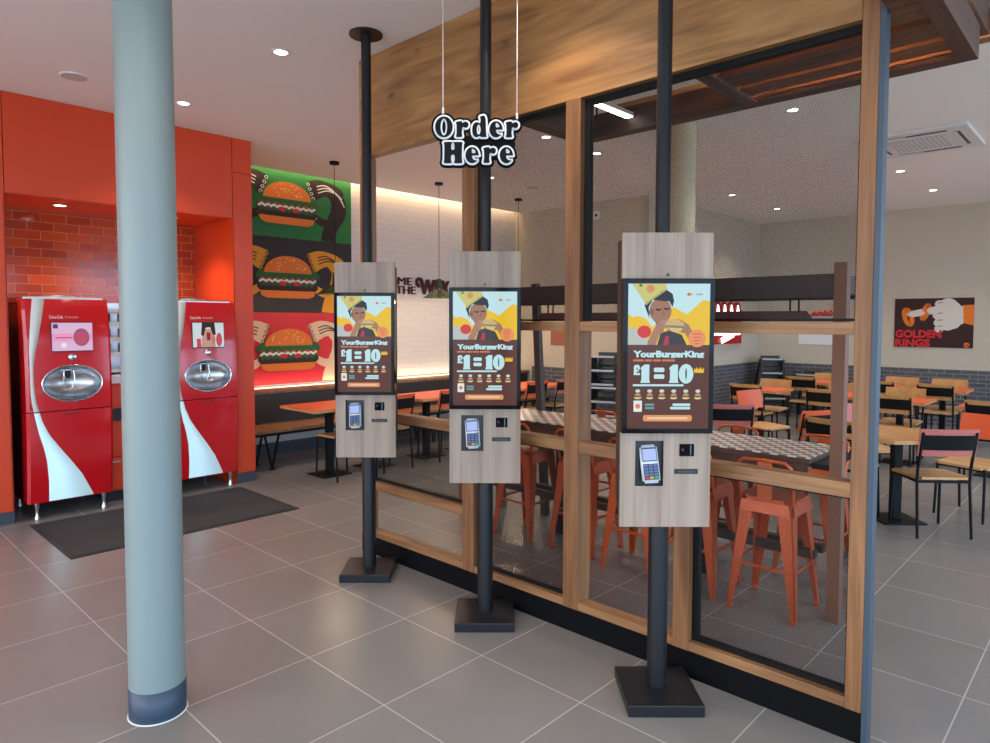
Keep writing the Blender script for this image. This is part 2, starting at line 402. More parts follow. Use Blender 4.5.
# red drinks-station wall with its recess
YR = 6.58
mb = MB(); R = M['red_wall']
def pan(x0, x1, z0, z1): mb.b2(x0+.003, x1-.003, YR, YR+.05, z0+.003, z1-.003, R)
pan(-3.14, -1.2, .1, CEIL); pan(-1.2, .3, .1, CEIL); pan(.3, 1.27, .1, 3.13); pan(.3, 1.27, 3.13, CEIL)
pan(1.27, 3.15, 2.67, CEIL); pan(3.15, 3.355, .1, 3.13); pan(3.15, 3.355, 3.13, CEIL)
mb.b2(-3.14, 1.262, YR+.05, 7.7, 0, CEIL, R); mb.b2(3.158, 3.355, YR+.05, 7.7, 0, CEIL, R)
mb.b2(1.262, 3.158, YR+.05, 7.7, 2.675, CEIL, R); mb.b2(1.262, 3.158, YR, YR+.05, 2.668, 2.676, R)
mb.b2(1.262, 1.27, YR+.0, 7.5, 0.0, 2.67, R); mb.b2(3.15, 3.158, YR+.0, 7.5, 0, 2.67, R)
struct(mb, 'wall_red')
mb = MB(); mb.b2(1.27, 3.15, 7.5, 7.7, 0, 2.67, M['red_tile']); struct(mb, 'wall_tiled')
mb = MB(); mb.b2(-3.14, 1.27, YR-.008, YR, 0, .1, M['plinth']); mb.b2(3.15, 3.3558, YR-.008, YR, 0, .1, M['plinth']); mb.b2(3.355, 3.3558, YR, 7.4, 0, .1, M['plinth'])
struct(mb, 'baseboard_red')
mb = MB(); mb.b2(3.33, 8.62, 7.67, 7.70, 0, .15, M['plinth']); struct(mb, 'baseboard_back')

# ================================================================== COLUMNS
t = thing('round_column', 'tall pale blue-grey round column in the left foreground with a slate blue foot', 'column', (1.052, 2.955, 0))
mb = MB(); mb.lathe([(.109, .128), (.109, CEIL)], M['column'], n=64); mb.build('shaft', t)
mb = MB(); mb.lathe([(.111, 0), (.1115, .001), (.1115, .128), (.109, .1285)], M['column_band'], n=64); mb.lathe([(.116, 0), (.116, .003), (.111, .003)], M['white_pl'], n=64); o = mb.build('base_band', t); o['label'] = 'slate blue painted band round the foot'
t = thing('round_column', 'cream round column seen through the wire mesh behind the nearest kiosk', 'column', (5.86, 3.12, 0))
mb = MB(); mb.lathe([(.115, .12), (.115, CEIL)], M['column_cream'], n=48); mb.build('shaft', t)
mb = MB(); mb.lathe([(.118, 0), (.118, .12), (.115, .12)], M['column_band'], n=48); mb.build('base_band', t)

# ================================================================== PARTITION SCREEN
PX = 2.85
scr = thing('partition_screen', 'oak framed room divider with wire mesh panels, wide knotty header and black kickboard', 'divider', (PX+.05, 2.3, 0))
W = lambda mb, n: mb.build(n, scr, world=True)
mb = MB(); mb.b2(PX+.001, PX+.07, .788, 4.01, 2.792, CEIL-.003, M['header'], .002); W(mb, 'header')
mb = MB(); mb.b2(PX-.002, PX+.085, .727, 4.01, 0, .122, M['black_matte'], .002); o = W(mb, 'kickboard'); o['label'] = 'black kickboard along the floor'
posts = [(3.93, 4.01, .122), (2.87, 2.97, .122), (2.095, 2.19, .122), (1.46, 1.54, .122), (.726, .787, .122)]
for i, (a, b, z) in enumerate(posts):
    mb = MB(); top = 2.791 if i != 3 else 1.02
    if i == 3: top = 1.60
    if i == 4: top = CEIL-.003
    mb.b2(PX, PX+(.115 if i in (1, 2) else .085), a, b, z, top, M['oak_v'], .003); W(mb, 'post')
mb = MB(); mb.b2(PX-.001, PX+.055, .705, .7255, 0, CEIL-.003, M['steel_dark'], .001); o = W(mb, 'end_plate'); o['label'] = 'blue-grey metal plate on the free end'
bays = [(2.97, 3.93), (2.19, 2.87), (1.54, 2.095), (.787, 1.46)]
rails = []
for a, b in bays:
    mb = MB(); mb.b2(PX+.004, PX+.082, a, b, .122, .165, M['oak_h'], .002); W(mb, 'sill_rail')
    mb = MB(); mb.b2(PX+.004, PX+.082, a, b, .962, 1.022, M['oak_h'], .002); W(mb, 'middle_rail')
for a, b in bays[1:]:
    mb = MB(); mb.b2(PX+.004, PX+.082, a, b, 1.60, 1.65, M['oak_h'], .002); W(mb, 'upper_rail')
mb = MB(); mb.b2(PX+.004, PX+.082, 2.97, 3.93, .455, .52, M['oak_h'], .002); W(mb, 'lower_rail')
def mesh_panel(y0, y1, z0, z1, fr=(.008, .034, .012, .03), pitch=.0074, wr=.0011):
    r_, l_, b_, t_ = fr     # frame widths: low-y side, high-y side, bottom, top
    mb = MB(); x = PX+.05
    mb.b2(x-.015, x+.015, y0, y0+r_, z0, z1, M['black']); mb.b2(x-.015, x+.015, y1-l_, y1, z0, z1, M['black'])
    mb.b2(x-.015, x+.015, y0+r_, y1-l_, z0, z0+b_, M['black']); mb.b2(x-.015, x+.015, y0+r_, y1-l_, z1-t_, z1, M['black'])
    W(mb, 'panel_frame')
    mb = MB(); Y0, Y1, Z0, Z1 = y0+r_*.6, y1-l_*.6, z0+b_*.6, z1-t_*.6
    H = Z1-Z0
    for sgn in (1, -1):
        c = Y0-H if sgn == 1 else Y0
        e = Y1 if sgn == 1 else Y1+H
        while c < e:
            za = (Y0-c)/sgn; zb = (Y1-c)/sgn; lo, hi = max(min(za, zb), 0), min(max(za, zb), H)
            if hi-lo > .004:
                mb.bar((x+.0009*sgn, c+sgn*lo, Z0+lo), (x+.0009*sgn, c+sgn*hi, Z0+hi), wr, .0012, M['mesh'], up=(1, 0, 0))
            c += pitch*1.414
    o = W(mb, 'wire_mesh'); o['label'] = 'fine black wire mesh' if o else ''
mesh_panel(.79, 2.093, 1.652, 2.789)
mesh_panel(2.193, 2.867, 1.652, 2.789, (.008, .02, .010, .03))
mesh_panel(.79, 1.458, .167, .960, (.008, .03, .020, .010))
mesh_panel(2.193, 2.867, .167, .960, (.008, .015, .012, .010))
mesh_panel(2.973, 3.927, .522, .960, (.008, .015, .012, .010))
# top of first bay is open: side post carries up behind kiosk

# slatted canopy behind the header
can = thing('slatted_canopy', 'dark stained slatted timber canopy hung behind the oak header', 'canopy', (3.25, 1.6, 2.78))
K = lambda mb, n: mb.build(n, can, world=True)
mb = MB(); mb.b2(3.52, 3.60, .53, 2.62, 2.785, 2.93, M['dark_wood_y'], .003); K(mb, 'rear_beam')
mb = MB(); mb.b2(2.925, 3.52, 2.52, 2.62, 2.78, 2.93, M['dark_wood_x'], .003); K(mb, 'cross_beam')
mb = MB(); mb.b2(2.925, 3.52, 1.46, 1.53, 2.78, 2.93, M['dark_wood_x'], .003); K(mb, 'cross_beam')
mb = MB(); mb.b2(2.60, 3.52, .53, .60, 2.785, 2.93, M['dark_wood_x'], .003); K(mb, 'end_beam')
mb = MB(); mb.b2(2.50, 3.95, .545, .64, 3.00, 3.16, M['dark_wood_x'], .003); K(mb, 'upper_beam')
mb = MB(); mb.b2(3.95, 4.03, .50, 2.62, 2.99, 3.12, M['oak_h'], .003); K(mb, 'upper_purlin')
edges = [2.64, 2.715, 2.79, 2.865, 2.94, 2.985, 3.03, 3.075, 3.14, 3.205, 3.27, 3.31, 3.38, 3.44, 3.475, 3.505, 3.52]
gaps = {(3.03, 3.075), (3.27, 3.31), (3.44, 3.475), (3.505, 3.52)}
for a_, b_ in zip(edges, edges[1:]):
    if (a_, b_) in gaps: continue
    mb = MB(); mb.b2(a_+.002, b_-.004, .60, .70 if b_ < 2.93 else 1.46, 2.80, 2.835, M['slat'], .001); K(mb, 'slat')
mb = MB(); mb.b2(2.925, 3.62, 1.46, 2.62, 3.05, 3.07, M['dark_wood_y']); mb.b2(2.925, 3.62, .64, 1.46, 3.05, 3.07, M['oak_h']); K(mb, 'soffit')
for hx, hy in ((3.57, .6), (3.57, 2.5)):
    mb = MB(); mb.tube([(hx, hy, 2.93), (hx, hy, CEIL)], .006, M['black'], 8); K(mb, 'hanger')
t = thing('linear_light', 'short bright white linear light under the canopy near the third oak post', 'light', (3.33, 2.215, 2.86))
mb = MB(); mb.box((0, 0, 0.012), (.36, .05, .024), M['white_pl'], .003); mb.build('housing', t)
mb = MB(); mb.box((0, 0, -.003), (.34, .042, .008), M['lamp_led']); mb.build('diffuser', t)
t = thing('linear_light', 'long warm linear light running above the canopy slats', 'light', (3.30, 1.02, 2.93))
mb = MB(); mb.box((0, 0, 0.012), (.05, .80, .024), M['white_pl'], .003); mb.build('housing', t)
mb = MB(); mb.box((0, 0, .028), (.04, .78, .008), M['lamp_warm']); mb.build('diffuser', t)
ld = bpy.data.lights.new('soffit_wash', 'AREA'); ld.shape = 'RECTANGLE'; ld.size = .04; ld.size_y = .78; ld.energy = 150; ld.color = (1, .80, .58)
lo = bpy.data.objects.new('soffit_wash', ld); C.objects.link(lo); lo.parent = t; lo.location = (0, 0, .036); lo.rotation_euler = (PI, 0, 0)

# ================================================================== ORDER KIOSKS
ca = 0.75713
RZ = math.atan2(-math.cos(ca), math.sin(ca))
def place(depth, lat): return (depth*math.cos(ca)+lat*math.sin(ca), depth*math.sin(ca)-lat*math.cos(ca))

GL = {}
def glyphs():
    O = (arc(168, -232, 100, 118, 0, 350, 27), [arc(168, -232, 38, 95, 0, 345, 23)])
    H = ([(160, -400), (272, -400), (254, -420), (250, -470), (256, -488), (270, -494), (284, -488), (290, -470), (286, -420), (270, -400), (385, -400), (374, -430), (372, -610), (385, -642), (276, -642), (290, -622), (292, -565), (286, -550), (271, -543), (256, -550), (248, -565), (250, -622), (264, -642), (160, -642), (172, -610), (174, -430)], [])
    r = ([(298, -176), (372, -163), (378, -190), (400, -176), (425, -172), (446, -188), (450, -212), (438, -236), (414, -245), (394, -232), (376, -236), (370, -310), (384, -346), (300, -346), (314, -315), (314, -205)], [])
    d = ([(52, -112), (124, -98), (125, -318), (140, -346), (62, -346), (58, -328), (30, -348), (0, -346), (-24, -318), (-33, -262), (-24, -208), (2, -180), (32, -178), (60, -196), (66, -150)], [arc(42, -262, 22, 56, 0, 345, 17)])
    e = (arc(240, -258, 76, 92, 4, 325, 26)+[(292, -320), (262, -312), (242, -292), (236, -268), (250, -262), (318, -262)], [[(236, -186), (252, -188), (272, -204), (280, -226), (268, -238), (236, -236)]])
    return O, H, r, d, e
gO, gH, gr, gd, ge = glyphs()
def gmove(g, dx, dy): return ([(x+dx, y+dy) for x, y in g[0]], [[(x+dx, y+dy) for x, y in h] for h in g[1]])
def chaikin(l, n=2):
    for _ in range(n):
        o_ = []
        for i in range(len(l)):
            a, b = Vector(l[i]), Vector(l[(i+1) % len(l)])
            o_ += [tuple(a+(b-a)*.22), tuple(a+(b-a)*.78)]
        l = o_
    return l
gH, gr, gd, ge = [(chaikin(g[0]), [chaikin(h, 1) for h in g[1]]) for g in (gH, gr, gd, ge)]
sign_glyphs = [gO, gr, gmove(gd, 522, 0), gmove(ge, 522, 0), gmove(gr, 567, -3),
               gH, gmove(ge, 250, -292), gmove(gr, 313, -292), gmove(ge, 640, -292)]

def screen_image(t):
    # lit promotional picture, width .335 height .58, origin bottom-left
    w, h = .338, .602
    p = Paint((-w/2, -.1275, 1.506-h/2), (w, 0, 0), (0, 0, h), (0, -1, 0), .00012)
    X = lambda u, v: (u, 1-v)
    def poly(pts, m): p.poly([X(*q) for q in pts], m)
    A = w/h
    def ell(u, v, ru, m, k=1.0, rot=0): p.ell(u, 1-v, ru, ru*A*k, m)
    p.rect(0, 0, 1, 1, em(96, 62, 56))
    poly([(0, 0), (1, 0), (1, .42), (0, .42)], em(198, 232, 236))
    poly([(0, .21), (.06, .23), (.12, .22), (.22, .24), (.30, .30), (.55, .16), (.62, .18), (.72, .21), (.82, .16), (.92, .11), (1, .12), (1, .42), (0, .42)], em(240, 196, 40))
    poly([(0, .30), (.12, .31), (.24, .36), (.26, .42), (0, .42)], em(190, 196, 190))
    ell(.20, .33, .085, em(214, 60, 60), .9)
    poly([(.36, .42), (.40, .34), (.50, .32), (.66, .35), (.72, .42)], em(66, 60, 64))
    poly([(.43, .42), (.46, .36), (.50, .36), (.50, .42)], em(190, 50, 70))
    # person: neck, face, hair, ear, arms
    poly([(.28, .20), (.36, .30), (.44, .34), (.42, .24)], em(140, 98, 76))
    ell(.395, .185, .135, em(164, 118, 92), 1.15)
    poly([(.26, .24), (.25, .16), (.30, .11), (.42, .12), (.50, .12), (.54, .16), (.56, .12), (.54, .07), (.46, .04), (.32, .055), (.22, .11), (.20, .15)], em(44, 44, 52))
    ell(.285, .195, .03, em(140, 96, 76), 1.4)
    for u, v in ((.37, .175), (.47, .17)): p.stroke([X(u-.03, v), X(u, v+.006), X(u+.03, v)], .006, em(60, 40, 36))
    poly([(.43, .18), (.45, .215), (.42, .22)], em(140, 96, 74))
    poly([(.24, .40), (.30, .33), (.36, .27), (.46, .24), (.50, .27), (.44, .31), (.38, .36), (.34, .42), (.24, .42)], em(172, 128, 104))
    poly([(.50, .29), (.54, .25), (.62, .24), (.74, .28), (.80, .34), (.82, .40), (.76, .40), (.70, .34), (.60, .33)], em(168, 124, 100))
    for k in range(4): p.stroke([X(.40+.03*k, .262+.018*k), X(.50+.02*k, .255+.018*k)], .009, em(182, 138, 112))
    poly([(.46, .27), (.50, .245), (.60, .24), (.68, .27), (.69, .29), (.47, .285)], em(214, 176, 120))
    poly([(.47, .285), (.69, .29), (.68, .305), (.48, .30)], em(120, 140, 70))
    poly([(.49, .30), (.67, .305), (.64, .33), (.54, .33)], em(220, 190, 140))
    # paper crown
    poly([(.045, 0), (.456, 0), (.47, .04), (.40, .055), (.22, .147)], em(206, 200, 118))
    ell(.27, .035, .05, em(214, 150, 90)); ell(.15, .012, .02, em(90, 130, 100))
    p.stroke([X(.21, .138), X(.46, .042)], .006, em(170, 168, 90))
    ell(.735, .073, .018, em(214, 60, 60)); ell(.76, .073, .018, em(236, 150, 60)); p.stroke([X(.83, .073), X(.90, .073)], .006, em(170, 180, 180))
    ell(.845, .375, .108, em(236, 150, 96))
    for k in range(4): p.stroke([X(.79+.01*k, .345+.022*k), X(.90-.01*k, .345+.022*k)], .004, em(214, 110, 70))
    cy = em(196, 236, 240)
    p.text('YourBurgerKing', .065, 1-.503, .042*1.0, cy, off=.055, width=.87)
    p.text('only in our app this month'.replace('only in our app this month', '~'), .0, -.0, .0001, cy) if False else None
    ora = em(206, 128, 88)
    for a, b in ((.07, .20), (.215, .30), (.315, .41), (.425, .58)): p.stroke([X(a, .527), X(b-.01, .527)], .007, ora)
    # £1=10 in fat rounded slab digits
    def digit1(u, s=1.0, v1=.555, v2=.682):
        poly([(u, v1+.022), (u+.045*s, v1), (u+.105*s, v1), (u+.105*s, v2-.022), (u+.115*s, v2), (u-.005*s, v2), (u+.008*s, v2-.022), (u+.008*s, v1+.036), (u, v1+.036)], cy)
    digit1(.16)
    poly([(.075, .665-.045), (.075, .565), (.10, .557), (.135, .557), (.15, .575), (.15, .59), (.125, .59), (.118, .575), (.108, .58), (.108, .592), (.135, .592), (.135, .604), (.108, .604), (.11, .615), (.15, .612), (.15, .628), (.07, .628)], cy)
    for v in (.592, .638):
        p.stroke([X(.335, v), X(.435, v)], .0155*1.0, cy)
    digit1(.51)
    p.ell(.715, 1-.619, .09, .068, cy); p.ell(.715, 1-.619, .010, .040, em(96, 62, 56))
    poly([(.81, .575), (.83, .59), (.845, .572), (.87, .59), (.89, .57), (.91, .59), (.935, .575), (.93, .612), (.815, .612)], em(240, 196, 50))
    p.stroke([X(.07, .698), X(.68, .698)], .007, cy)
    for k in range(6):
        u = .125+k*.147
        ell(u, .738, .030, em(198, 222, 226), .7); ell(u, .765, .036, em(214, 150, 90), .55); ell(u, .785, .044, em(226, 196, 160), .4)
        p.stroke([X(u-.035, .775), X(u+.035, .775)], .006, em(110, 110, 70))
    p.stroke([X(.095, .825), X(.155, .825), X(.155, .860), X(.095, .860)], .024, em(230, 240, 236), closed=True); p.rect(.09, 1-.868, .16, 1-.82, em(230, 240, 236)); ell(.125, .843, .030, em(226, 130, 96))
    for v in (.832, .855): p.stroke([X(.22, v), X(.32, v)], .008, em(110, 160, 165))
    for v, a in ((.832, .56), (.855, .53)): p.stroke([X(a, v), X(.76, v)], .009, cy)
    p.stroke([X(.21, .925), X(.77, .925)], .022, em(228, 156, 106)); p.stroke([X(.25, .925), X(.73, .925)], .006, em(250, 214, 180))
    o = p.mb.build('screen_image', t); o['label'] = 'lit promotional picture with a person eating a burger'
    return o

def make_kiosk(label):
    t = thing('order_kiosk', label, 'kiosk', (0, 0, 0), RZ, 'self-service order kiosks along the divider')
    mb = MB(); mb.box((0, -.018, .025), (.32, .33, .05), M['pole'], .004); mb.build('base_plate', t)
    mb = MB(); mb.lathe([(.043, .05), (.043, 1.2), (.031, 1.25), (.031, CEIL-.003)], M['pole'], n=32); mb.build('pole', t)
    mb = MB(); mb.disc((0, 0), .105, CEIL-.014, CEIL-.002, M['pole'], 40); mb.build('ceiling_flange', t)
    mb = MB(); mb.prism([(-.08, .80), (-.08, 2.0), (.07, 2.0), (.07, .88), (.0, .80)], -.178, .178, M['housing'], axes='yz'); mb.build('housing', t)
    mb = MB(); mb.b2(-.19, .19, -.10, -.08, 1.829, 2.020, M['laminate'], .002); o = mb.build('top_panel', t)
    cmb = MB(); cmb.tube([(0, -.1005, 1.845), (0, -.104, 1.845)], .0065, M['black_pl'], 14); cmb.build('camera_lens', o)
    # lower panel with a recess for the card reader
    mb = MB(); lam = M['laminate']
    outer = [(-.19, .782), (.19, .782), (.19, 1.183), (-.19, 1.183)]; hole = [(-.127, .957), (-.0085, .957), (-.0085, 1.149), (-.127, 1.149)]
    for yy in (-.10,):
        tri = tessellate_polygon([[Vector((x, z, 0)) for x, z in outer], [Vector((x, z, 0)) for x, z in hole]])
        mb.add([(x, yy, z) for x, z in outer+hole], [tuple(q) for q in tri], lam)
    for loop in (outer,):
        for i in range(4):
            a, b = loop[i], loop[(i+1) % 4]; mb.add([(a[0], -.10, a[1]), (b[0], -.10, b[1]), (b[0], -.08, b[1]), (a[0], -.08, a[1])], [(0, 1, 2, 3)], lam)
    for i in range(4):
        a, b = hole[i], hole[(i+1) % 4]; mb.add([(a[0], -.1005, a[1]), (b[0], -.1005, b[1]), (b[0], -.06, b[1]), (a[0], -.06, a[1])], [(0, 1, 2, 3)], M['black_pl'])
    mb.add([(x, -.0805, z) for x, z in outer]+[(x, -.081, z) for x, z in hole][:0], [(0, 1, 2, 3)], M['black_pl'])
    lp = mb.build('lower_panel', t)
    # card terminal
    ct = MB(); 
    mx = Matrix.Translation((-.066, -.098, 1.050)) @ Euler((math.radians(-14), math.radians(-4), 0)).to_matrix().to_4x4()
    bm = bmesh.new(); bmesh.ops.create_cube(bm, size=1); bm.transform(Matrix.Diagonal((.074, .036, .160, 1)))
    bmesh.ops.bevel(bm, geom=bm.edges[:], offset=.010, segments=3, affect='EDGES'); ct.bm(bm, M['silver_pl'], True, mx)
    c_ = ct.build('card_terminal', t)
    q = MB(); ax = lambda x, y, z: tuple(mx @ Vector((x, y, z)))
    def face(x0, x1, z0, z1, m_, d=-.0188): q.add([ax(x0, d, z0), ax(x1, d, z0), ax(x1, d, z1), ax(x0, d, z1)], [(0, 1, 2, 3)], m_)
    face(-.031, .031, .010, .068, M['black_pl'], -.0184); face(-.028, .028, .014, .062, em(170, 190, 255, 1.0))
    q.build('terminal_screen', c_)
    q = MB(); face(-.031, .031, -.066, .000, M['black_pl'], -.0184)
    for i in range(3):
        for j in range(4): face(-.028+.020*i, -.012+.020*i, -.012-.0125*j, -.003-.0125*j, em(120, 150, 215, .55), -.0192)
    for i, c3 in enumerate(((210, 60, 70), (220, 190, 70), (70, 190, 120))): face(-.028+.020*i, -.012+.020*i, -.062, -.053, em(*c3, .8), -.0192)
    q.build('keypad', c_)
    mb = MB(); mb.b2(.058, .120, -.104, -.10, 1.084, 1.136, M['screen_bezel'], .002); s_ = mb.build('scanner_window', t)
    mb = MB(); mb.b2(.068, .076, -.1047, -.104, 1.108, 1.116, em(140, 90, 160, .6)); mb.b2(.103, .108, -.1047, -.104, 1.088, 1.132, em(110, 150, 170, .6)); mb.build('indicator', s_)
    mb = MB(); mb.b2(.038, .137, -.104, -.10, 1.009, 1.030, M['black_pl'], .002); mb.b2(.055, .125, -.1048, -.104, 1.015, 1.023, M['plinth']); mb.build('receipt_slot', t)
    mb = MB(); mb.b2(-.19, .19, -.126, -.075, 1.184, 1.828, M['screen_bezel'], .003); mb.build('display', t)
    screen_image(t)
    return t
k = make_kiosk('nearest and largest wood-fronted order kiosk, right of the three, lit menu screen')
x, y = place(2.93, .719); k.location = (x, y, 0); k1 = k
x, y = place(3.70, -.053); dup(k1, (x, y, 0), RZ, 'middle wood-fronted order kiosk, under the hanging lettering sign')
x, y = place(4.38, -.822); dup(k1, (x, y, 0), RZ, 'farthest and smallest wood-fronted order kiosk, left of the three')

# ================================================================== HANGING SIGN
sx, sy = place(3.45, 0)
sg = thing('hanging_sign', 'black and white die-cut lettering sign hung from the ceiling on two wires', 'sign', (sx, sy, 2.55), RZ)
u = .000440
cx0, cz0 = 755, -140       # glyph coordinate at the principal axis (px 495, 120)
D_ = 3.45
zc = 1.65-(122.5-321.4)/676.8*D_
def sp(x, y): return ((x-cx0)*u, (y-cz0)*u+(zc-2.55))
p = Paint((0, 0, 0), (1, 0, 0), (0, 0, 1), (0, -1, 0), .0003)
def conv(l): return [sp(*q) for q in l]
bk = M['black_matte']; wh = mat('white_acrylic_face', (0.82, 0.84, 0.86), 0.4)
for layer, (mm_, wdt, nm) in enumerate(((bk, 46*u, 'backing'), (wh, 21*u, 'outline'), (mat('gloss_black_letter', (0.004, 0.004, 0.005), 0.4, spec=.2), 0, 'letters'))):
    p.mb = MB()
    if layer == 0:
        p.n = Vector((0, -1, 0))
        # solid backing with thickness: front and back faces plus strokes
        for side in (0, 40):
            p.k = -side
            for g in sign_glyphs:
                p.k = -side; p.poly(conv(g[0]), mm_); p.k = -side; p.stroke(conv(g[0]), wdt, mm_, closed=True)
            p.k = -side; p.poly([sp(250, -330), sp(960, -330), sp(985, -420), sp(960, -600), sp(400, -600), sp(300, -420)], mm_)
        # rim
        for g in sign_glyphs:
            l = conv(g[0])
            for i in range(0, len(l)):
                a = l[i]; p.mb.tube([(a[0], 0, a[1]), (a[0], .012, a[1])], wdt*.985, mm_, 12, cap=False)
    else:
        for g in sign_glyphs:
            p.k = layer*12+sign_glyphs.index(g)
            if layer == 1:
                p.stroke(conv(g[0]), wdt, mm_, closed=True)
                for hh in g[1]: p.stroke(conv(hh), wdt*.85, mm_, closed=True, up=False)
            else:
                p.poly(conv(g[0]), mm_, [conv(hh) for hh in g[1]])
    p.mb.build(nm, sg)
for pxx in (157, 1000):
    X_, Z_ = sp(pxx, -82 if pxx < 500 else -140)
    mb = MB(); mb.tube([(X_, 0, Z_+.02), (X_, 0, CEIL-2.55)], .0018, M['white_pl'], 6); w_ = mb.build('cable', sg)
    mb = MB(); mb.tube([(X_, -.002, Z_), (X_, -.002, Z_+.03)], .006, M['white_pl'], 12); mb.build('clamp', w_)

# ================================================================== DRINK DISPENSERS
def make_dispenser(label):
    t = thing('drinks_machine', label, 'drinks machine', (1.672, 6.5, 0), 0, 'red touchscreen drinks machines in the recess')
    hw = .318
    prof = lambda z: (0.035-.06*math.sin(PI*min(1, max(0, (z-.14)/1.72)))**.8)+(.03*max(0, (z-1.5)/.33)**2)
    mb = MB(); mb.b2(-hw, hw, .16, .76, .14, 1.80, M['coke_side'], .01); mb.b2(-hw+.02, hw-.02, .10, .74, 1.80, 1.85, M['steel'], .01); mb.build('cabinet', t)
    # front skin with elliptical opening
    bc = (.015, 1.125); rx, rz_ = .222, .152
    mb = MB(); CR = M['coke_red']
    def side_strip(z0, z1, n=10):
        for i in range(n):
            a = z0+(z1-z0)*i/n; b = z0+(z1-z0)*(i+1)/n
            for s_ in (-1, 1):
                mb.add([(s_*hw, prof(a)+.02, a), (s_*hw, .18, a), (s_*hw, .18, b), (s_*hw, prof(b)+.02, b)], [(0, 1, 2, 3)], CR, True)
                mb.add([(s_*hw, prof(a)+.02, a), (s_*(hw-.02), prof(a), a), (s_*(hw-.02), prof(b), b), (s_*hw, prof(b)+.02, b)], [(0, 1, 2, 3)], CR, True)
    def grid(x0, x1, z0, z1, nx, nz):
        vs = []; fs = []
        for j in range(nz+1):
            for i in range(nx+1):
                x = x0+(x1-x0)*i/nx; z = z0+(z1-z0)*j/nz; vs.append((x, prof(z), z))
        for j in range(nz):
            for i in range(nx): fs.append((j*(nx+1)+i, j*(nx+1)+i+1, (j+1)*(nx+1)+i+1, (j+1)*(nx+1)+i))
        mb.add(vs, fs, CR, True)
    w_ = hw-.02
    # ring from the ellipse out to a rectangle
    N = 64; zr0, zr1 = .93, 1.32
    vs = []
    for k_ in range(N):
        a = 2*PI*k_/N; c_, s_ = math.cos(a), math.sin(a)
        ex, ez = bc[0]+rx*c_, bc[1]+rz_*s_
        tx = (w_-bc[0])/c_ if c_ > 1e-6 else ((-w_-bc[0])/c_ if c_ < -1e-6 else 9)
        tz = (zr1-bc[1])/s_ if s_ > 1e-6 else ((zr0-bc[1])/s_ if s_ < -1e-6 else 9)
        t_ = min(tx, tz); ox, oz = bc[0]+t_*c_, bc[1]+t_*s_
        for q in range(4):
            f = q/3; X_, Z_ = ex+(ox-ex)*f, ez+(oz-ez)*f; vs.append((X_, prof(Z_), Z_))
    fs = [(k_*4+q, ((k_+1) % N)*4+q, ((k_+1) % N)*4+q+1, k_*4+q+1) for k_ in range(N) for q in range(3)]
    mb.add(vs, fs, CR, True)
    for sgx in (-1, 1):      # fill the rectangle's corners
        for zz in (zr0, zr1):
            a1 = min(range(N), key=lambda k_: abs(vs[k_*4+3][0]-sgx*w_)+abs(vs[k_*4+3][2]-zz))
    grid(-w_, w_, zr1-.004, 1.83, 8, 12); grid(-w_, w_, .905, zr0+.004, 8, 2); side_strip(.905, 1.83)
    mb.add([(-hw, prof(1.83)+.02, 1.83), (-w_, prof(1.83), 1.83), (w_, prof(1.83), 1.83), (hw, prof(1.83)+.02, 1.83), (hw, .18, 1.83), (-hw, .18, 1.83)], [(0, 1, 2, 3, 4, 5)], CR)
    mb.build('upper_door', t)
    mb = MB(); grid(-w_, w_, .14, .897, 8, 14); side_strip(.14, .897)
    mb.b2(-.06, .06, prof(.87)-.004, prof(.87), .868, .876, M['black_pl'])
    mb.build('lower_door', t)
    # bowl
    mb = MB(); vs = []; fs = []; nr = 8
    for i in range(nr+1):
        th = PI/2*i/nr
        for k_ in range(48):
            a = 2*PI*k_/48; vs.append((bc[0]+rx*math.cos(th)*math.cos(a), prof(bc[1])+.012+.16*math.sin(th), bc[1]+rz_*math.cos(th)*math.sin(a)))
    for i in range(nr):
        for k_ in range(48): fs.append((i*48+k_, i*48+(k_+1) % 48, (i+1)*48+(k_+1) % 48, (i+1)*48+k_))
    mb.add(vs, fs, M['steel'], True)
    bw = mb.build('dispensing_bowl', t)
    mb = MB(); mb.tube([(bc[0]+rx*math.cos(2*PI*k_/48), prof(bc[1]+rz_*math.sin(2*PI*k_/48))-.001, bc[1]+rz_*math.sin(2*PI*k_/48)) for k_ in range(48)], .006, M['chrome'], 8, closed=True); mb.build('bowl_rim', bw)
    mb = MB(); mb.tube([(-.07, .02, 1.235), (.03, .0, 1.24), (.12, .02, 1.235)], .008, M['chrome'], 8)
    mb.lathe([(.022, .06), (.022, .0), (.012, -.02)], M['black_pl'], (.0, .06, 1.185), 16)
    for s_ in (-1, 1): mb.tube([(.0+s_*.035, .03, 1.235), (.0+s_*.042, .02, 1.15), (.0+s_*.02, .03, 1.08)], .004, M['chrome'], 8)
    mb.build('nozzle', bw)
    mb = MB(); 
    for k_ in range(7): mb.b2(-.12+.04*k_, -.105+.04*k_, .005, .09, 1.005, 1.010, M['steel'])
    mb.b2(-.13, .15, .004, .012, 1.0, 1.012, M['chrome']); mb.build('drip_grille', bw)
    # ribbon
    Lr = [(-.242, 1.829), (-.262, 1.70), (-.278, 1.55), (-.288, 1.40), (-.288, 1.28), (-.288, 1.163), (-.288, 1.06), (-.281, .971), (-.262, .85), (-.236, .718), (-.205, .60), (-.183, .488), (-.170, .32), (-.168, .148)]
    Rr = [(-.156, 1.829), (-.182, 1.70), (-.212, 1.55), (-.245, 1.40), (-.262, 1.28), (-.266, 1.163), (-.260, 1.06), (-.247, .96), (-.212, .82), (-.166, .709), (-.09, .59), (-.002, .461), (.075, .34), (.164, .148)]
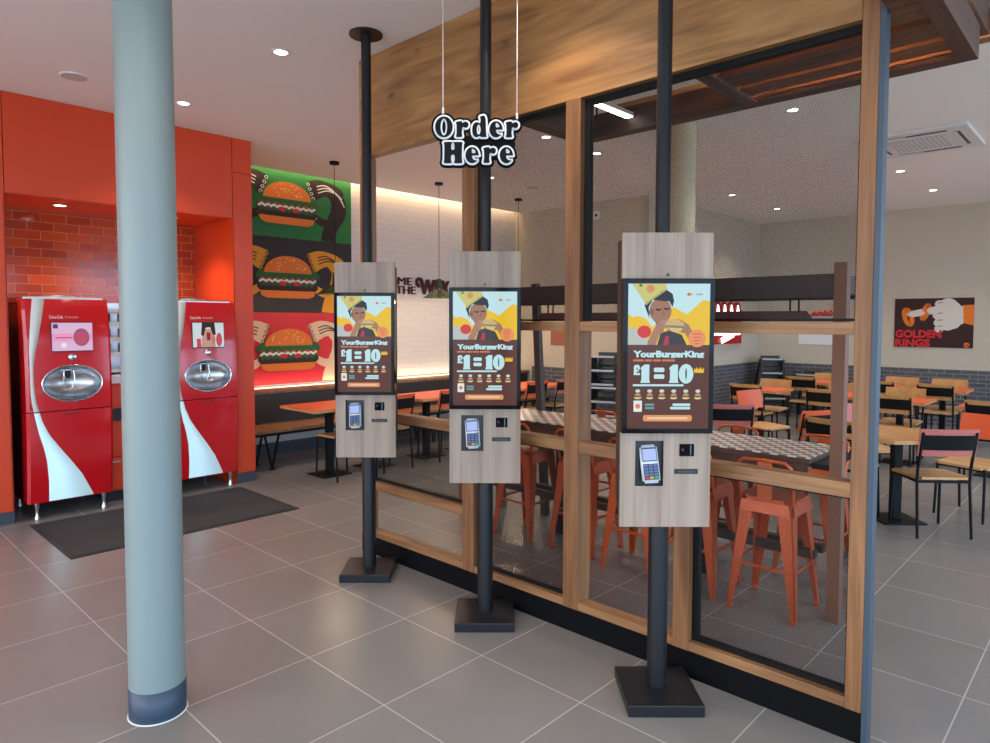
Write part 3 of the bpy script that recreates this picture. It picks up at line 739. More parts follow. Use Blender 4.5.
    for (z0, z1, nm) in ((.905, 1.83, 'upper_ribbon'), (.145, .895, 'lower_ribbon')):
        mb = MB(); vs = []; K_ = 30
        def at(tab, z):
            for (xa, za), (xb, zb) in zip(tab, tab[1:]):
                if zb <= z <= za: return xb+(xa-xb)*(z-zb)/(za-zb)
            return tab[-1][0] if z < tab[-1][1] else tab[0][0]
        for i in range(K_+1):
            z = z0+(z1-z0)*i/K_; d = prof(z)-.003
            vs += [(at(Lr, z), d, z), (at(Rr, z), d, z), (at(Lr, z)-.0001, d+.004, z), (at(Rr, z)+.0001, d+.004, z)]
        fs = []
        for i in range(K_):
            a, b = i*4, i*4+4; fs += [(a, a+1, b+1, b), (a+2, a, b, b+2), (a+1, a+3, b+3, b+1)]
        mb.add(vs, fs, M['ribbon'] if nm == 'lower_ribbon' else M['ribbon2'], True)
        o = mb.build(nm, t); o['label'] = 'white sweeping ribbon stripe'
    # touchscreen
    mb = MB(); mb.box((.022, prof(1.51)-.004, 1.515), (.31, .012, .252), M['black_pl'], .003, (math.radians(-2), 0, 0)); ts = mb.build('touchscreen', t)
    mb = MB(); mb.lathe([(.032, 0), (.032, .006), (.026, .010), (0.0005, .010)], M['chrome'], (0, 0, 0), 24)
    for i, v in enumerate(mb.v): mb.v[i] = (v[0]+.02, prof(1.345)-v[2]+.002, v[1]+1.345)
    mb.build('badge', t)
    pp_ = Paint((0, prof(1.68)-.003, 0), (1, 0, 0), (0, 0, 1), (0, -1, 0), .0005); pp_.text('Coca-Cola', -.135, 1.668, .026, pt(240, 225, 225), off=.01, width=.10)
    pp_.text('freestyle', -.022, 1.672, .018, pt(225, 180, 180), width=.10)
    o = pp_.mb.build('lettering', t); o['label'] = 'small pale lettering above the touchscreen'
    for lx in (-.25, .25):
        for ly in (.06, .66):
            mb = MB(); mb.lathe([(.022, .0), (.022, .02), (.014, .035), (.014, .09), (.02, .10), (.02, .145)], M['steel'], (lx, ly, 0), 18); mb.disc((lx, ly), .022, 0, .002, M['steel'], 18); mb.build('leg', t)
    # tray on top
    mb = MB(); mb.tube([(.02+.12*math.cos(a), .35+.10*math.sin(a), 1.86) for a in [2*PI*k_/24 for k_ in range(24)]], .008, M['steel'], 6, closed=True); mb.b2(-.12, -.10, .25, .45, 1.85, 1.862, M['steel']); mb.build('top_ring', t)
    return t, ts, prof
M['ribbon2'] = mat('satin_white_ribbon', S(214, 214, 206), 0.3)
dm, ts, prof = make_dispenser('glossy red drinks machine left of the foreground column with white ribbon stripe')
def touch_picture(parent, kind):
    p = Paint((.022-.15, prof(1.51)-.018, 1.515-.117), (.30, -.0, 0), (0, .009, .234), (0, -1, 0), .0004)
    if kind == 0:
        p.rect(0, 0, 1, 1, em(232, 190, 222)); p.rect(0, .35, 1, .62, em(240, 168, 206)); p.ell(.72, .48, .2, .32, em(168, 96, 130))
        for k_ in range(5): p.stroke([(.62+.05*k_, .3), (.62+.05*k_, .62)], .015, em(222, 80, 110))
        p.stroke([(.10, .47), (.48, .47)], .02, em(214, 70, 120)); p.ell(.28, .2, .07, .09, em(250, 236, 246)); p.rect(.03, .8, .15, .95, em(90, 80, 90))
    else:
        p.rect(0, 0, 1, 1, em(214, 222, 226)); p.poly([(.25, 0), (.3, .5), (.38, .72), (.5, .75), (.62, .7), (.7, .45), (.72, 0)], em(200, 150, 132))
        p.poly([(.30, 1), (.26, .5), (.34, .45), (.42, .8), (.56, .82), (.64, .5), (.74, .5), (.70, 1)], em(64, 48, 46))
        p.rect(.44, .28, .56, .6, em(150, 30, 36)); p.rect(.12, .0, .25, .35, em(206, 60, 70)); p.ell(.84, .3, .1, .28, em(196, 70, 80)); p.ell(.66, .3, .06, .2, em(190, 130, 112))
    o = p.mb.build('screen_picture', parent); o['label'] = 'pink lit touchscreen picture' if kind == 0 else 'lit picture of a person holding a drink'
    return o
dm2 = dup(dm, (2.82, 6.5, 0), 0, 'glossy red drinks machine right of the foreground column, by the red pier')
touch_picture(ts, 0)
ts2 = [c for c in dm2.children if c.name.startswith('touchscreen')][0]; touch_picture(ts2, 1)

# counter between the machines
t = thing('drinks_counter', 'narrow red cabinet with a pale worktop between the two drinks machines', 'cabinet', (2.23, 6.72, 0))
mb = MB(); mb.b2(-.235, .235, 0.0, .75, .10, 1.08, M['red_wall'], .003); mb.b2(-.22, .22, .03, .7, 0, .10, M['black_pl']); mb.build('body', t)
mb = MB(); mb.b2(-.24, .24, -.02, .77, 1.08, 1.15, M['white_pl'], .004); mb.build('worktop', t)
mb = MB(); mb.b2(-.22, .22, -.018, -.001, .42, 1.05, M['red_wall'], .003); d_ = mb.build('door', t)
mb = MB(); mb.tube([(-.14, -.019, .80), (-.14, -.03, .80)], .06, M['black_pl'], 24); o = mb.build('waste_hole', d_); 
mb = MB(); mb.b2(-.22, .22, -.018, -.001, .12, .41, M['red_wall'], .003); d_ = mb.build('door', t)
mb = MB(); mb.b2(-.20, -.12, -.03, -.018, .36, .375, M['steel'], .002); mb.build('handle', d_)
t = thing('lid_rack', 'stainless steel rack holding cup lids on the pale worktop beside the left drinks machine', 'rack', (2.23, 6.9, 1.15))
mb = MB(); 
mb.b2(-.23, -.22, 0, .35, 0, .67, M['steel']); mb.b2(.22, .23, 0, .35, 0, .67, M['steel']); mb.b2(-.23, .23, .34, .35, 0, .67, M['steel'])
mb.build('case', t)
for zz in (.02, .18, .32, .46, .58):
    mb = MB(); mb.b2(-.22, .22, .0, .34, zz, zz+.012, M['steel']); mb.b2(-.22, .22, -.008, .0, zz, zz+.03, M['white_pl']); mb.build('shelf', t)
for i, (lx, lz) in enumerate(((-.14, .192), (.02, .192), (-.14, .332), (.02, .332), (-.14, .472), (.02, .472))):
    o = MB().lathe([(0.001, 0), (.045, 0), (.047, .008), (.047, .09), (.04, .095), (0.001, .095)], M['grey_pl' if i % 2 else 'black_pl'], (0, 0, 0), 20).build('cup_lid_stack')
    o.location = (2.23+lx, 6.99, 1.15+lz+.001)
    tag(o, 'round stack of %s cup lids on the %s rack shelf' % ('pale grey' if i % 2 else 'black', ('lower', 'middle', 'upper')[i//2]), 'lids', 'cup lids in the steel rack')
# mat
t = thing('floor_mat', 'dark grey entrance mat lying on the tiles before the drinks machines', 'mat', (2.215, 5.85, 0))
mb = MB(); mb.b2(-.85, .85, -.53, .53, .001, .009, M['mat_dark']); mb.build('pile', t)
mb = MB()
for b_ in ((-.88, .88, -.56, -.53), (-.88, .88, .53, .56), (-.88, -.85, -.53, .53), (.85, .88, -.53, .53)): mb.b2(*b_, 0.0005, .006, M['mat_edge'])
mb.build('rubber_border', t)

# ================================================================== MURAL
YW = 7.699
mur = thing('wall_mural', 'painted mural of three stacked hand-held burgers on green, black and red bands', 'mural', (4.33, YW, .86))
mural_brick = lambda c, nm: brick(nm, c, tuple(v*.94 for v in c), tuple(v*.86 for v in c), 0.225, 0.075, 0.005, 'xz', 0.6, 0.35, smooth=0.5)
def mural_panel(z0, z1, bgc, hand, line, zc, name, label):
    p = Paint((4.39, YW, zc), (1, 0, 0), (0, 0, 1), (0, -1, 0), .0005)
    p.mb = MB()
    x0, x1 = 3.36-4.39, 5.33-4.39; b0, b1 = z0-zc, z1-zc
    p.poly([(x0, b0), (x1, b0), (x1, b1), (x0, b1)], mural_brick(S(*bgc), name+'_paint'))
    hm = pt(*hand); lm = pt(*line)
    for s_ in (1, -1):
        f = lambda l: [(s_*x, y) for x, y in l]
        def st_(pts, r, m_, capa=True):
            o_, r_ = Paint.smooth(f(pts), r); p.stroke(o_, r_, m_, capa=capa)
        st_([(.585, b0), (.60, b0+.12), (.66, -.20), (.735, -.06), (.73, .10), (.64, .19)], [.115, .10, .10, .12, .11, .09], hm, capa=False)
        st_([(.66, -.24), (.56, -.22), (.47, -.20), (.39, -.155)], [.07, .055, .05, .042], hm)
        for i in range(4):
            st_([(.76, .04+.05*i), (.66, .16+.028*i), (.52-.02*i, .175+.038*i), (.37-.025*i, .085+.058*i)], [.06, .055, .045, .032], hm)
        for i in range(3):
            p.stroke(Paint.smooth(f([(.83-.02*i, .03+.05*i), (.73-.03*i, .165+.025*i), (.58-.02*i, .21+.03*i), (.44-.01*i, .165+.04*i)])), .0075, lm)
        p.ell(s_*.385, -.15, .030, .034, lm); p.ell(s_*.385, -.15, .018, .022, hm)
        for i in range(4): p.ell(s_*(.362-.025*i), .082+.058*i, .024, .022, lm); p.ell(s_*(.362-.025*i), .082+.058*i, .014, .013, hm)
    p.o = Vector((4.38, YW, zc-.02)); p.u = Vector((.95, 0, 0))
    bun = pt(222, 120, 44); bund = pt(206, 104, 36)
    p.poly([(-.40, -.17), (.40, -.17), (.38, -.235), (.30, -.265), (-.30, -.265), (-.38, -.235)], bun)
    p.poly([(-.43, -.09), (.43, -.09), (.44, -.13), (.40, -.175), (-.40, -.175), (-.44, -.13)], pt(52, 30, 26))
    p.stroke([(-.38+.04*i, -.10+(.012 if i % 2 else -.008)) for i in range(20)], .018, pt(40, 84, 44))
    p.poly([(-.41, -.01), (.41, -.01), (.43, -.06), (.40, -.09), (-.40, -.09), (-.43, -.06)], pt(70, 84, 54))
    p.stroke([(-.40+.042*i, -.055+(.014 if i % 2 else -.010)) for i in range(20)], .014, pt(232, 226, 214))
    for xx in (-.30, -.10, .10, .29): p.ell(xx, -.015, .10, .020, pt(206, 44, 40))
    for xx in (-.08, .12): p.ell(xx, -.085, .05, .028, pt(206, 44, 40))
    p.stroke([(-.42+.0525*i, .025+(.020 if i % 2 else -.014)) for i in range(17)], .042, pt(36, 96, 44))
    p.poly(arc(0, .055, .34, .20, 0, 180, 26)+[(-.35, .045), (.35, .045)], bun)
    for i in range(22):
        a = random.uniform(.2, 2.94); rr = random.uniform(.35, .92); p.k -= 1 if i else 0
        p.ell(.34*rr*math.cos(a), .06+.19*rr*math.sin(a), .010, .006, pt(246, 206, 150), 8)
    # keep everything inside the panel's edges
    o_ = Vector((4.40, YW, zc))
    for i, v in enumerate(p.mb.v):
        p.mb.v[i] = (min(max(v[0], 3.36), 5.33), v[1], min(max(v[2], z0), z1))
    o = p.mb.build(name, mur, world=True); o['label'] = label
mural_panel(2.68, 3.66, (22, 112, 46), (40, 22, 20), (214, 206, 200), 3.13, 'green_band', 'top band, dark hands holding a burger on green')
mural_panel(1.755, 2.68, (36, 26, 28), (222, 150, 34), (60, 36, 20), 2.22, 'black_band', 'middle band, yellow hands holding a burger on black')
mural_panel(.865, 1.755, (214, 30, 44), (224, 192, 156), (70, 50, 44), 1.32, 'red_band', 'bottom band, cream hands holding a burger on red')

# wall lettering
t = thing('wall_lettering', 'dark brown lettering on the white brick wall between the two left kiosks', 'lettering', (6.9, YW, 2.15))
p = Paint((0, YW-.006, 0), (1, 0, 0), (0, 0, 1), (0, -1, 0), .001); br = pt(74, 26, 22)
def wtext(s_, x_, z_, h_, w_, off=.03):
    for q in range(4): p.text(s_, x_+q*off*.30, z_+(q % 2)*off*.12, h_, br, 0, w_)
wtext('HOME', 5.76, 2.172, .115, .60, .022); wtext('OF THE', 5.76, 2.045, .115, .66, .022)
wtext('WHOPPER', 6.50, 2.04, .24, 1.28, .05)
p.stroke([(6.49, 2.17), (6.455, 2.20), (6.455, 2.25), (6.49, 2.275), (6.55, 2.27)], [.03, .03, .028, .024, .02], br)
mb = p.mb
mb.build('letters', t, world=True)

# ================================================================== BENCH, TABLES, CHAIRS
t = thing('wall_bench', 'long oak bench with dark back panel along the white brick wall', 'bench', (5.97, 7.1, 0))
Wb = lambda mb, n: mb.build(n, t, world=True)
for i in range(3):
    mb = MB(); mb.b2(3.34, 8.55, 6.86+i*.155, 6.86+i*.155+.148, .415, .45, M['bench_wood'] if 'bench_wood' in M else M['oak_h'], .003); Wb(mb, 'seat_plank')
mb = MB(); mb.b2(3.34, 8.55, 7.34, 7.42, .46, .80, M['leather'], .005); o = Wb(mb, 'back_panel'); o['label'] = 'dark vinyl back panel'
mb = MB(); mb.b2(3.34, 8.60, 7.34, 7.62, .80, .835, M['oak_shelf'] if 'oak_shelf' in M else M['oak_h'], .003); Wb(mb, 'ledge')
mb = MB(); mb.b2(3.36, 8.58, 7.60, 7.62, .837, .845, M['lamp_warm']); o = Wb(mb, 'light_strip'); o['label'] = 'lit warm strip behind the ledge'
mb = MB(); mb.b2(3.34, 8.55, 6.87, 6.89, .385, .413, M['black']); Wb(mb, 'front_bar')
for lx in (3.72, 4.9, 6.1, 7.3, 8.4):
    for yy in (6.92, 7.28):
        mb = MB()
        for s_ in (-1, 1): mb.bar((lx, yy, .01), (lx+s_*.09, yy, .41), .02, .02, M['black'])
        mb.b2(lx-.03, lx+.03, yy-.02, yy+.02, 0, .012, M['black'])
        Wb(mb, 'leg')

def make_chair(label, back):
    t = thing('dining_chair', label, 'chair', (0, 0, 0), 0, 'dining chairs in the seating area')
    # faces +x; local origin at the seat centre
    mb = MB(); bm = bmesh.new(); bmesh.ops.create_cube(bm, size=1); bm.transform(Matrix.Diagonal((.40, .41, .018, 1)))
    bmesh.ops.bevel(bm, geom=[e for e in bm.edges if abs(e.verts[0].co.z-e.verts[1].co.z) > .01], offset=.035, segments=4, affect='EDGES')
    mb.bm(bm, M['oak_seat'], False, Matrix.Translation((.0, 0, .454)) @ Euler((0, math.radians(2), 0)).to_matrix().to_4x4())
    s_ = mb.build('seat', t)
    for sy_ in (-1, 1):
        mb = MB(); mb.tube([(.175, sy_*.185, .43), (.195, sy_*.192, 0)], .011, M['black'], 8); mb.build('leg', t)
        mb = MB(); mb.tube([(-.215, sy_*.20, 0), (-.18, sy_*.195, .42), (-.185, sy_*.195, .52), (-.247, sy_*.195, .82)], .011, M['black'], 8); mb.build('leg', t)
    mb = MB()
    for a, b in (((-.18, -.19, .432), (.18, -.185, .432)), ((-.18, .19, .432), (.18, .185, .432)), ((-.18, -.19, .432), (-.18, .19, .432)), ((.175, -.185, .432), (.175, .185, .432))):
        mb.bar(a, b, .018, .018, M['black'])
    mb.build('seat_frame', t)
    # backrest: curved board
    mb = MB(); vs = []; n = 8; z0, z1 = .635, .845
    for k_ in range(n+1):
        yy = -.215+.43*k_/n; bow = .03*(1-(yy/.215)**2)
        for (z, dx) in ((z0, 0), (z1, -.042)):
            for th in (0, .013): vs.append((-.205-bow*.8+dx+th, yy, z))
    fs = []
    for k_ in range(n):
        a, b = k_*4, k_*4+4
        fs += [(a, b, b+2, a+2), (a+1, a+3, b+3, b+1), (a, a+1, b+1, b), (a+2, b+2, b+3, a+3)]
    fs += [(0, 2, 3, 1), (n*4, n*4+1, n*4+3, n*4+2)]
    mb.add(vs, fs, back)
    mb.build('backrest', t)
    mb = MB(); vs = []
    for k_ in range(n+1):
        yy = -.205+.41*k_/n; bow = .03*(1-(yy/.215)**2)
        for (z, dx) in ((.685, -.010), (.80, -.033)):
            for th in (-.002, -.010): vs.append((-.205-bow*.8+dx+th, yy, z))
    mb.add(vs, fs, M['black']); o = mb.build('back_plate', t); o['label'] = 'black metal plate behind the backrest'
    return t
protos = {}
def chair(cx_, cy_, rz, kind, label):
    if kind not in protos:
        protos[kind] = make_chair(label, {'pink': M['pink_lam'], 'orange': M['orange_lam'], 'oak': M['oak_lam']}[kind])
        protos[kind].location = (cx_, cy_, 0); protos[kind].rotation_euler = (0, 0, rz); return protos[kind]
    return dup(protos[kind], (cx_, cy_, 0), rz, label)
def table(cx_, cy_, lx, ly, top, label, rz=0, octa=False, pairs=((0, 0),)):
    t = thing('dining_table', label, 'table', (cx_, cy_, 0), rz, 'dining tables in the seating area')
    mb = MB()
    if octa:
        r = lx/2/math.cos(PI/8); pl = [(r*math.cos(PI/8+k_*PI/4), r*math.sin(PI/8+k_*PI/4)) for k_ in range(8)]
        mb.prism(pl, .722, .75, top, axes='xy')
    else:
        mb.b2(-lx/2, lx/2, -ly/2, ly/2, .745, .75, top); mb.b2(-lx/2, lx/2, -ly/2, ly/2, .720, .745, M['oak_lam'], .002)
    mb.build('tabletop', t)
    for px_, py_ in pairs:
        if octa: px_, py_ = .10, -.15
        mb = MB(); mb.b2(px_-.035, px_+.035, py_-.035, py_+.035, .012, .70, M['black'], .004); mb.b2(px_-.2, px_+.2, py_-.2, py_+.2, .70, .719, M['black']); mb.build('pedestal', t)
        mb = MB(); mb.b2(px_-.17, px_+.17, py_-.17, py_+.17, 0, .012, M['black'], .003); mb.build('base_plate', t)
    return t
OR = M['orange_lam']
# left, along the bench
table(4.24, 6.27, 1.18, .68, OR, 'orange topped table at the bench beside the red wall, partly behind the farthest kiosk', pairs=((-.2, 0), (.38, 0)))
table(5.66, 6.27, 1.18, .68, OR, 'orange topped table at the bench seen between the farthest and middle kiosks', pairs=((-.25, 0), (.38, 0)))
table(7.25, 6.27, 1.18, .68, OR, 'orange topped table at the bench seen between the middle kiosk and oak posts', pairs=((-.35, 0), (.38, 0)))
chair(4.07, 6.08, PI/2, 'orange', 'orange-backed chair pushed under the table nearest the red wall')
chair(4.66, 6.08, PI/2, 'orange', 'orange-backed chair just right of the farthest kiosk')
chair(5.47, 6.08, PI/2, 'orange', 'orange-backed chair just left of the middle kiosk')
chair(7.02, 6.08, PI/2, 'orange', 'orange-backed bench-side chair just right of the middle kiosk, left of its twin')
chair(7.66, 6.08, PI/2, 'pink', 'salmon-backed bench-side chair seen left of the third oak post')
# right-hand dining area
T1c = place(5.50, 3.20)
table(T1c[0], T1c[1], .82, .82, M['oak_lam'], 'oak octagonal table just right of the divider end, largest in the room', ca, octa=True)
def facing(cx_, cy_, rz, kind, label): return chair(cx_, cy_, rz, kind, label)
# C1: rear feet (5.945,1.145),(6.151,.861)
a1 = math.atan2(.28, .33)
facing(6.05+.215*math.cos(a1), 1.003+.215*math.sin(a1), a1, 'pink', 'nearest chair, salmon pink back, black frame, right of the divider end')
def from_view(depth, lat, ang): x, y = place(depth, lat); return x, y, ca+ang
x, y, r_ = from_view(5.72, 4.07, math.radians(118)); facing(x, y, r_, 'orange', 'orange-backed chair at the right side of the octagonal table')
x, y, r_ = from_view(6.42, 3.55, math.radians(180)); facing(x, y, r_, 'pink', 'salmon-backed chair facing us behind the octagonal table')
x, y, r_ = from_view(5.72, 2.98, math.radians(-60)); facing(x, y, r_, 'oak', 'chair mostly hidden by the divider end, left of the octagonal table')
# m, l, q
x, y = 6.365, 2.83; am = ca-.12; facing(x+.245*math.cos(am), y+.245*math.sin(am), am, 'pink', 'salmon-backed chair seen just past the nearest kiosk screen, above the chequered table')
x, y, r_ = from_view(7.75, 3.12, math.radians(212)); facing(x, y, r_, 'orange', 'chair turned towards us with a tilted orange back, beyond the chequered table')
aq = ca+.35; facing(6.52+.245*math.cos(aq), 2.06+.245*math.sin(aq), aq, 'orange', 'orange-backed chair left of the divider end above the chequered table corner')
D0, D1 = 0, PI
rows = [(9.0, 1.97, 'second row from the front'), (9.1, 3.64, ''), (9.1, 2.70, ''), (10.85, 3.52, ''), (10.85, 2.72, ''), (10.85, 1.87, ''), (8.95, 1.05, ''), (10.85, 1.0, '')]
tl = ['orange table in the middle row right of the divider end', 'orange table nearest the cream corner, in front of the stacked high chairs', 'orange table seen just left of the divider end, middle row', 'orange table by the far wall, left of the divider end', 'orange table by the far wall hidden behind the divider end', 'orange table under the poster by the far wall', 'orange table cut by the right edge of the picture, middle row', 'orange table by the far wall at the right edge of the picture']
for (x, y, _), lb in zip(rows, tl): table(x, y, .60, .62, OR, lb)
ch = [(8.46, 1.95, 0, 'oak', 'oak-backed chair with its back to us, middle row right of the divider end'),
      (9.48, 2.02, 1, 'oak', 'oak-backed chair facing us across the middle-row orange table'),
      (8.58, 3.64, 0, 'oak', 'oak-backed chair with its back to us before the stacked high chairs'),
      (9.62, 3.65, 1, 'oak', 'oak-backed chair facing us before the stacked high chairs'),
      (8.62, 2.70, 0, 'oak', 'oak-backed chair with its back to us just left of the divider end'),
      (9.60, 2.72, 1, 'oak', 'oak-backed chair facing us, hidden by the divider end post'),
      (10.36, 3.57, 0, 'oak', 'far-row oak-backed chair with its back to us, left of the divider end'),
      (11.34, 3.47, 1, 'oak', 'far-row oak-backed chair facing us, left of the divider end'),
      (10.38, 2.56, 0, 'oak', 'far-row oak-backed chair with its back to us, touching the divider end'),
      (11.32, 2.46, 1, 'oak', 'far-row oak-backed chair facing us, first right of the divider end'),
      (10.34, 1.87, 0, 'oak', 'far-row oak-backed chair with its back to us below the poster'),
      (11.36, 1.88, 1, 'oak', 'far-row oak-backed chair facing us below the poster'),
      (8.44, 1.05, 0, 'oak', 'oak-backed chair with its back to us cut by the right picture edge')]
for x, y, f, kd, lb in ch: facing(x+(.24 if f == 0 else -.24), y, PI*f, kd, lb)

# ================================================================== COMMUNAL TABLE + STOOLS
TZ = .90
t = thing('communal_table', 'long high table with chequered top and dark brown overhead frame behind the divider', 'table', (4.15, 2.6, 0))
T_ = lambda mb, n: mb.build(n, t, world=True)
def chk():
    m, nt, b = new_mat('chequered_tabletop'); L = nt.links.new
    tc = nt.nodes.new('ShaderNodeTexCoord'); c = nt.nodes.new('ShaderNodeTexChecker'); c.inputs['Scale'].default_value = 1/.05
    c.inputs['Color1'].default_value = (*S(236, 224, 216), 1); c.inputs['Color2'].default_value = (*S(112, 80, 68), 1)
    mp = nt.nodes.new('ShaderNodeMapping'); mp.inputs['Location'].default_value = (0, 0, .013)
    L(tc.outputs['Object'], mp.inputs['Vector']); L(mp.outputs['Vector'], c.inputs['Vector']); L(c.outputs['Color'], b.inputs['Base Color']); b.inputs['Roughness'].default_value = .3
    return m
M['chk'] = chk()
tx0, tx1, ty0, ty1 = 3.88, 4.40, 1.28, 3.98
mb = MB(); mb.b2(tx0, tx1, ty0, ty1, TZ-.006, TZ, M['chk']); mb.b2(tx0-.004, tx1+.004, ty0-.004, ty1+.004, TZ-.035, TZ-.006, M['dark_wood_y'], .002); T_(mb, 'tabletop')
mb = MB(); mb.b2(tx0+.02, tx0+.045, ty0+.02, ty1-.02, TZ-.10, TZ-.036, M['dark_wood_y']); mb.b2(tx1-.045, tx1-.02, ty0+.02, ty1-.02, TZ-.10, TZ-.036, M['dark_wood_y']); T_(mb, 'apron')
mb = MB(); mb.b2(tx0+.02, tx1-.02, ty0-.09, ty0-.005, TZ-.06, TZ-.03, M['black'], .002); T_(mb, 'bracket')
BF = M['brown_frame']
for (x_, y_, y2, z_) in ((3.945, 1.155, 1.155, 1.97), (4.385, 1.155, 1.155, 1.97), (3.945, 4.08, 4.12, 1.97), (4.385, 4.06, 4.14, 1.97)):
    mb = MB(); mb.taper((x_, y_, 0), (x_, y2, z_), (.065, .065), (.065, .065), M['post_brown'] if 'post_brown' in M else BF); T_(mb, 'post')
mb = MB(); mb.taper((4.45, 3.61, 0), (4.45, 3.73, 1.97), (.05, .06), (.05, .06), BF); T_(mb, 'brace')
for x_ in (3.945, 4.385):
    mb = MB(); mb.b2(x_-.03, x_+.03, 1.19, 4.08, 1.785, 1.912, BF, .003); T_(mb, 'beam')
for y_ in (1.155, 4.10):
    mb = MB(); mb.b2(3.98, 4.35, y_-.025, y_+.025, 1.80, 1.90, BF, .003); T_(mb, 'cross_beam')
mb = MB(); mb.b2(4.06, 4.11, 1.30, 4.0, .28, .33, BF, .003); mb.b2(4.20, 4.25, 1.30, 4.0, .28, .33, BF, .003); T_(mb, 'foot_rail')
mb = MB(); mb.b2(3.97, 4.36, 1.135, 1.175, .28, .33, BF); mb.b2(3.97, 4.36, 4.06, 4.10, .28, .33, BF); T_(mb, 'cross_rail')
for y_ in (2.0, 3.2):
    mb = MB(); mb.b2(4.12, 4.19, y_-.04, y_+.04, 0.0, TZ-.036, M['black'], .003); T_(mb, 'centre_leg')
t = thing('linear_pendant', 'long maroon trough light hanging inside the frame over the chequered table', 'light', (4.15, 2.40, 1.66))
mb = MB(); mb.prism([(-1.02, 0), (1.02, 0), (.98, .055), (-.98, .055)], -.05, .05, M['maroon'], axes='yz'); mb.build('trough', t)
for y_ in (-.95, -.90, .90, .95):
    mb = MB(); mb.tube([(0, y_, .055), (0, y_, .20)], .006, M['black'], 8); mb.build('hanger', t)
mb = MB(); mb.b2(-.20, .20, -.96, -.89, .195, .215, M['black']); mb.b2(-.20, .20, .89, .96, .195, .215, M['black']); mb.build('mounting_bar', t)

def make_stool(label):
    t = thing('metal_stool', label, 'stool', (0, 0, 0), 0, 'orange metal stools at the chequered table')
    # faces +x, back hoop at -x
    OM = M['orange_metal']; H_ = .66
    mb = MB(); bm = bmesh.new(); bmesh.ops.create_cube(bm, size=1); bm.transform(Matrix.Diagonal((.31, .31, .022, 1)))
    bmesh.ops.bevel(bm, geom=[e for e in bm.edges if abs(e.verts[0].co.z-e.verts[1].co.z) > .01], offset=.05, segments=4, affect='EDGES')
    mb.bm(bm, OM, False, Matrix.Translation((0, 0, H_-.011))); mb.build('seat', t)
    mb = MB()
    for i in range(4):
        a = i*PI/2; c_, s_ = math.cos(a), math.sin(a); d = .15
        p0 = Vector((d, -.13, 0)); p1 = Vector((d, .13, 0)); q0 = Vector((d+.012, -.145, 0)); q1 = Vector((d+.012, .145, 0))
        rt = Matrix.Rotation(a, 3, 'Z')
        v = [rt @ Vector((p0.x, p0.y, H_-.022)), rt @ Vector((p1.x, p1.y, H_-.022)), rt @ Vector((q1.x, q1.y, H_-.085)), rt @ Vector((q0.x, q0.y, H_-.085))]
        inn = [u_*.985 for u_ in v]
        for k_ in range(4): inn[k_].z = v[k_].z
        mb.add(v+inn, [(0, 1, 2, 3), (7, 6, 5, 4), (0, 4, 5, 1), (2, 6, 7, 3), (1, 5, 6, 2), (3, 7, 4, 0)], OM)
    mb.build('apron', t)
    for sx_ in (-1, 1):
        for sy_ in (-1, 1):
            mb = MB()
            # folded-sheet leg: L section tapering to the foot
            top = Vector((sx_*.145, sy_*.145, H_-.03)); bot = Vector((sx_*.195, sy_*.195, 0.02))
            for ax_ in (0, 1):
                vs = []
                for P_, wd in ((top, .085), (bot, .030)):
                    for (w_, th) in ((0, 0), (wd, 0), (wd, .006), (0, .006)):
                        q = P_.copy()
                        if ax_ == 0: q.x -= sx_*w_; q.y -= sy_*th
                        else: q.y -= sy_*w_; q.x -= sx_*th
                        vs.append(q)
                mb.add(vs, [(0, 1, 2, 3), (4, 5, 6, 7), (0, 1, 5, 4), (1, 2, 6, 5), (2, 3, 7, 6), (3, 0, 4, 7)], OM)
            mb.box((bot.x-sx_*.014, bot.y-sy_*.014, .010), (.034, .034, .020), OM, .004)
            mb.build('leg', t)
    mb = MB(); z = .27; e = .172
    pts = [(-e, -e, z), (e, -e, z), (e, e, z), (-e, e, z)]
    for k_ in range(4): mb.bar(pts[k_], pts[(k_+1) % 4], .006, .018, OM)
    mb.build('foot_brace', t)
    mb = MB(); mb.tube([(-.12, -.145, H_-.03), (-.155, -.15, H_+.10), (-.17, -.145, H_+.19), (-.175, -.115, H_+.215), (-.178, 0, H_+.22), (-.175, .115, H_+.215), (-.17, .145, H_+.19), (-.155, .15, H_+.10), (-.12, .145, H_-.03)], .010, OM, 8)
    mb.b2(-.166, -.160, -.04, .04, H_-.02, H_+.205, OM)
    mb.build('back_hoop', t)
    return t
st = make_stool('nearest orange stool, first in the row at the right end of the chequered table'); st.location = (3.93, 1.48, 0)
for x, y, r_, lb in ((3.95, 1.955, 0, 'second orange stool from the right, standing behind the nearest kiosk pole'),
                     (3.96, 2.38, 0, 'orange stool framed by the clear opening right of the third oak post'),
                     (4.01, 2.87, 0, 'orange stool directly behind the third oak post'),
                     (4.01, 3.43, 0, 'orange stool on the near side just right of the middle kiosk'),
                     (4.66, 1.50, PI, 'orange stool on the far side at the right end of the chequered table'),
                     (4.66, 2.10, PI, 'orange stool on the far side, second from the right end'),
                     (4.66, 2.70, PI, 'orange stool on the far side seen through the clear opening'),
                     (4.66, 3.30, PI, 'orange stool on the far side, farthest left')):
    dup(st, (x, y, 0), r_, lb)

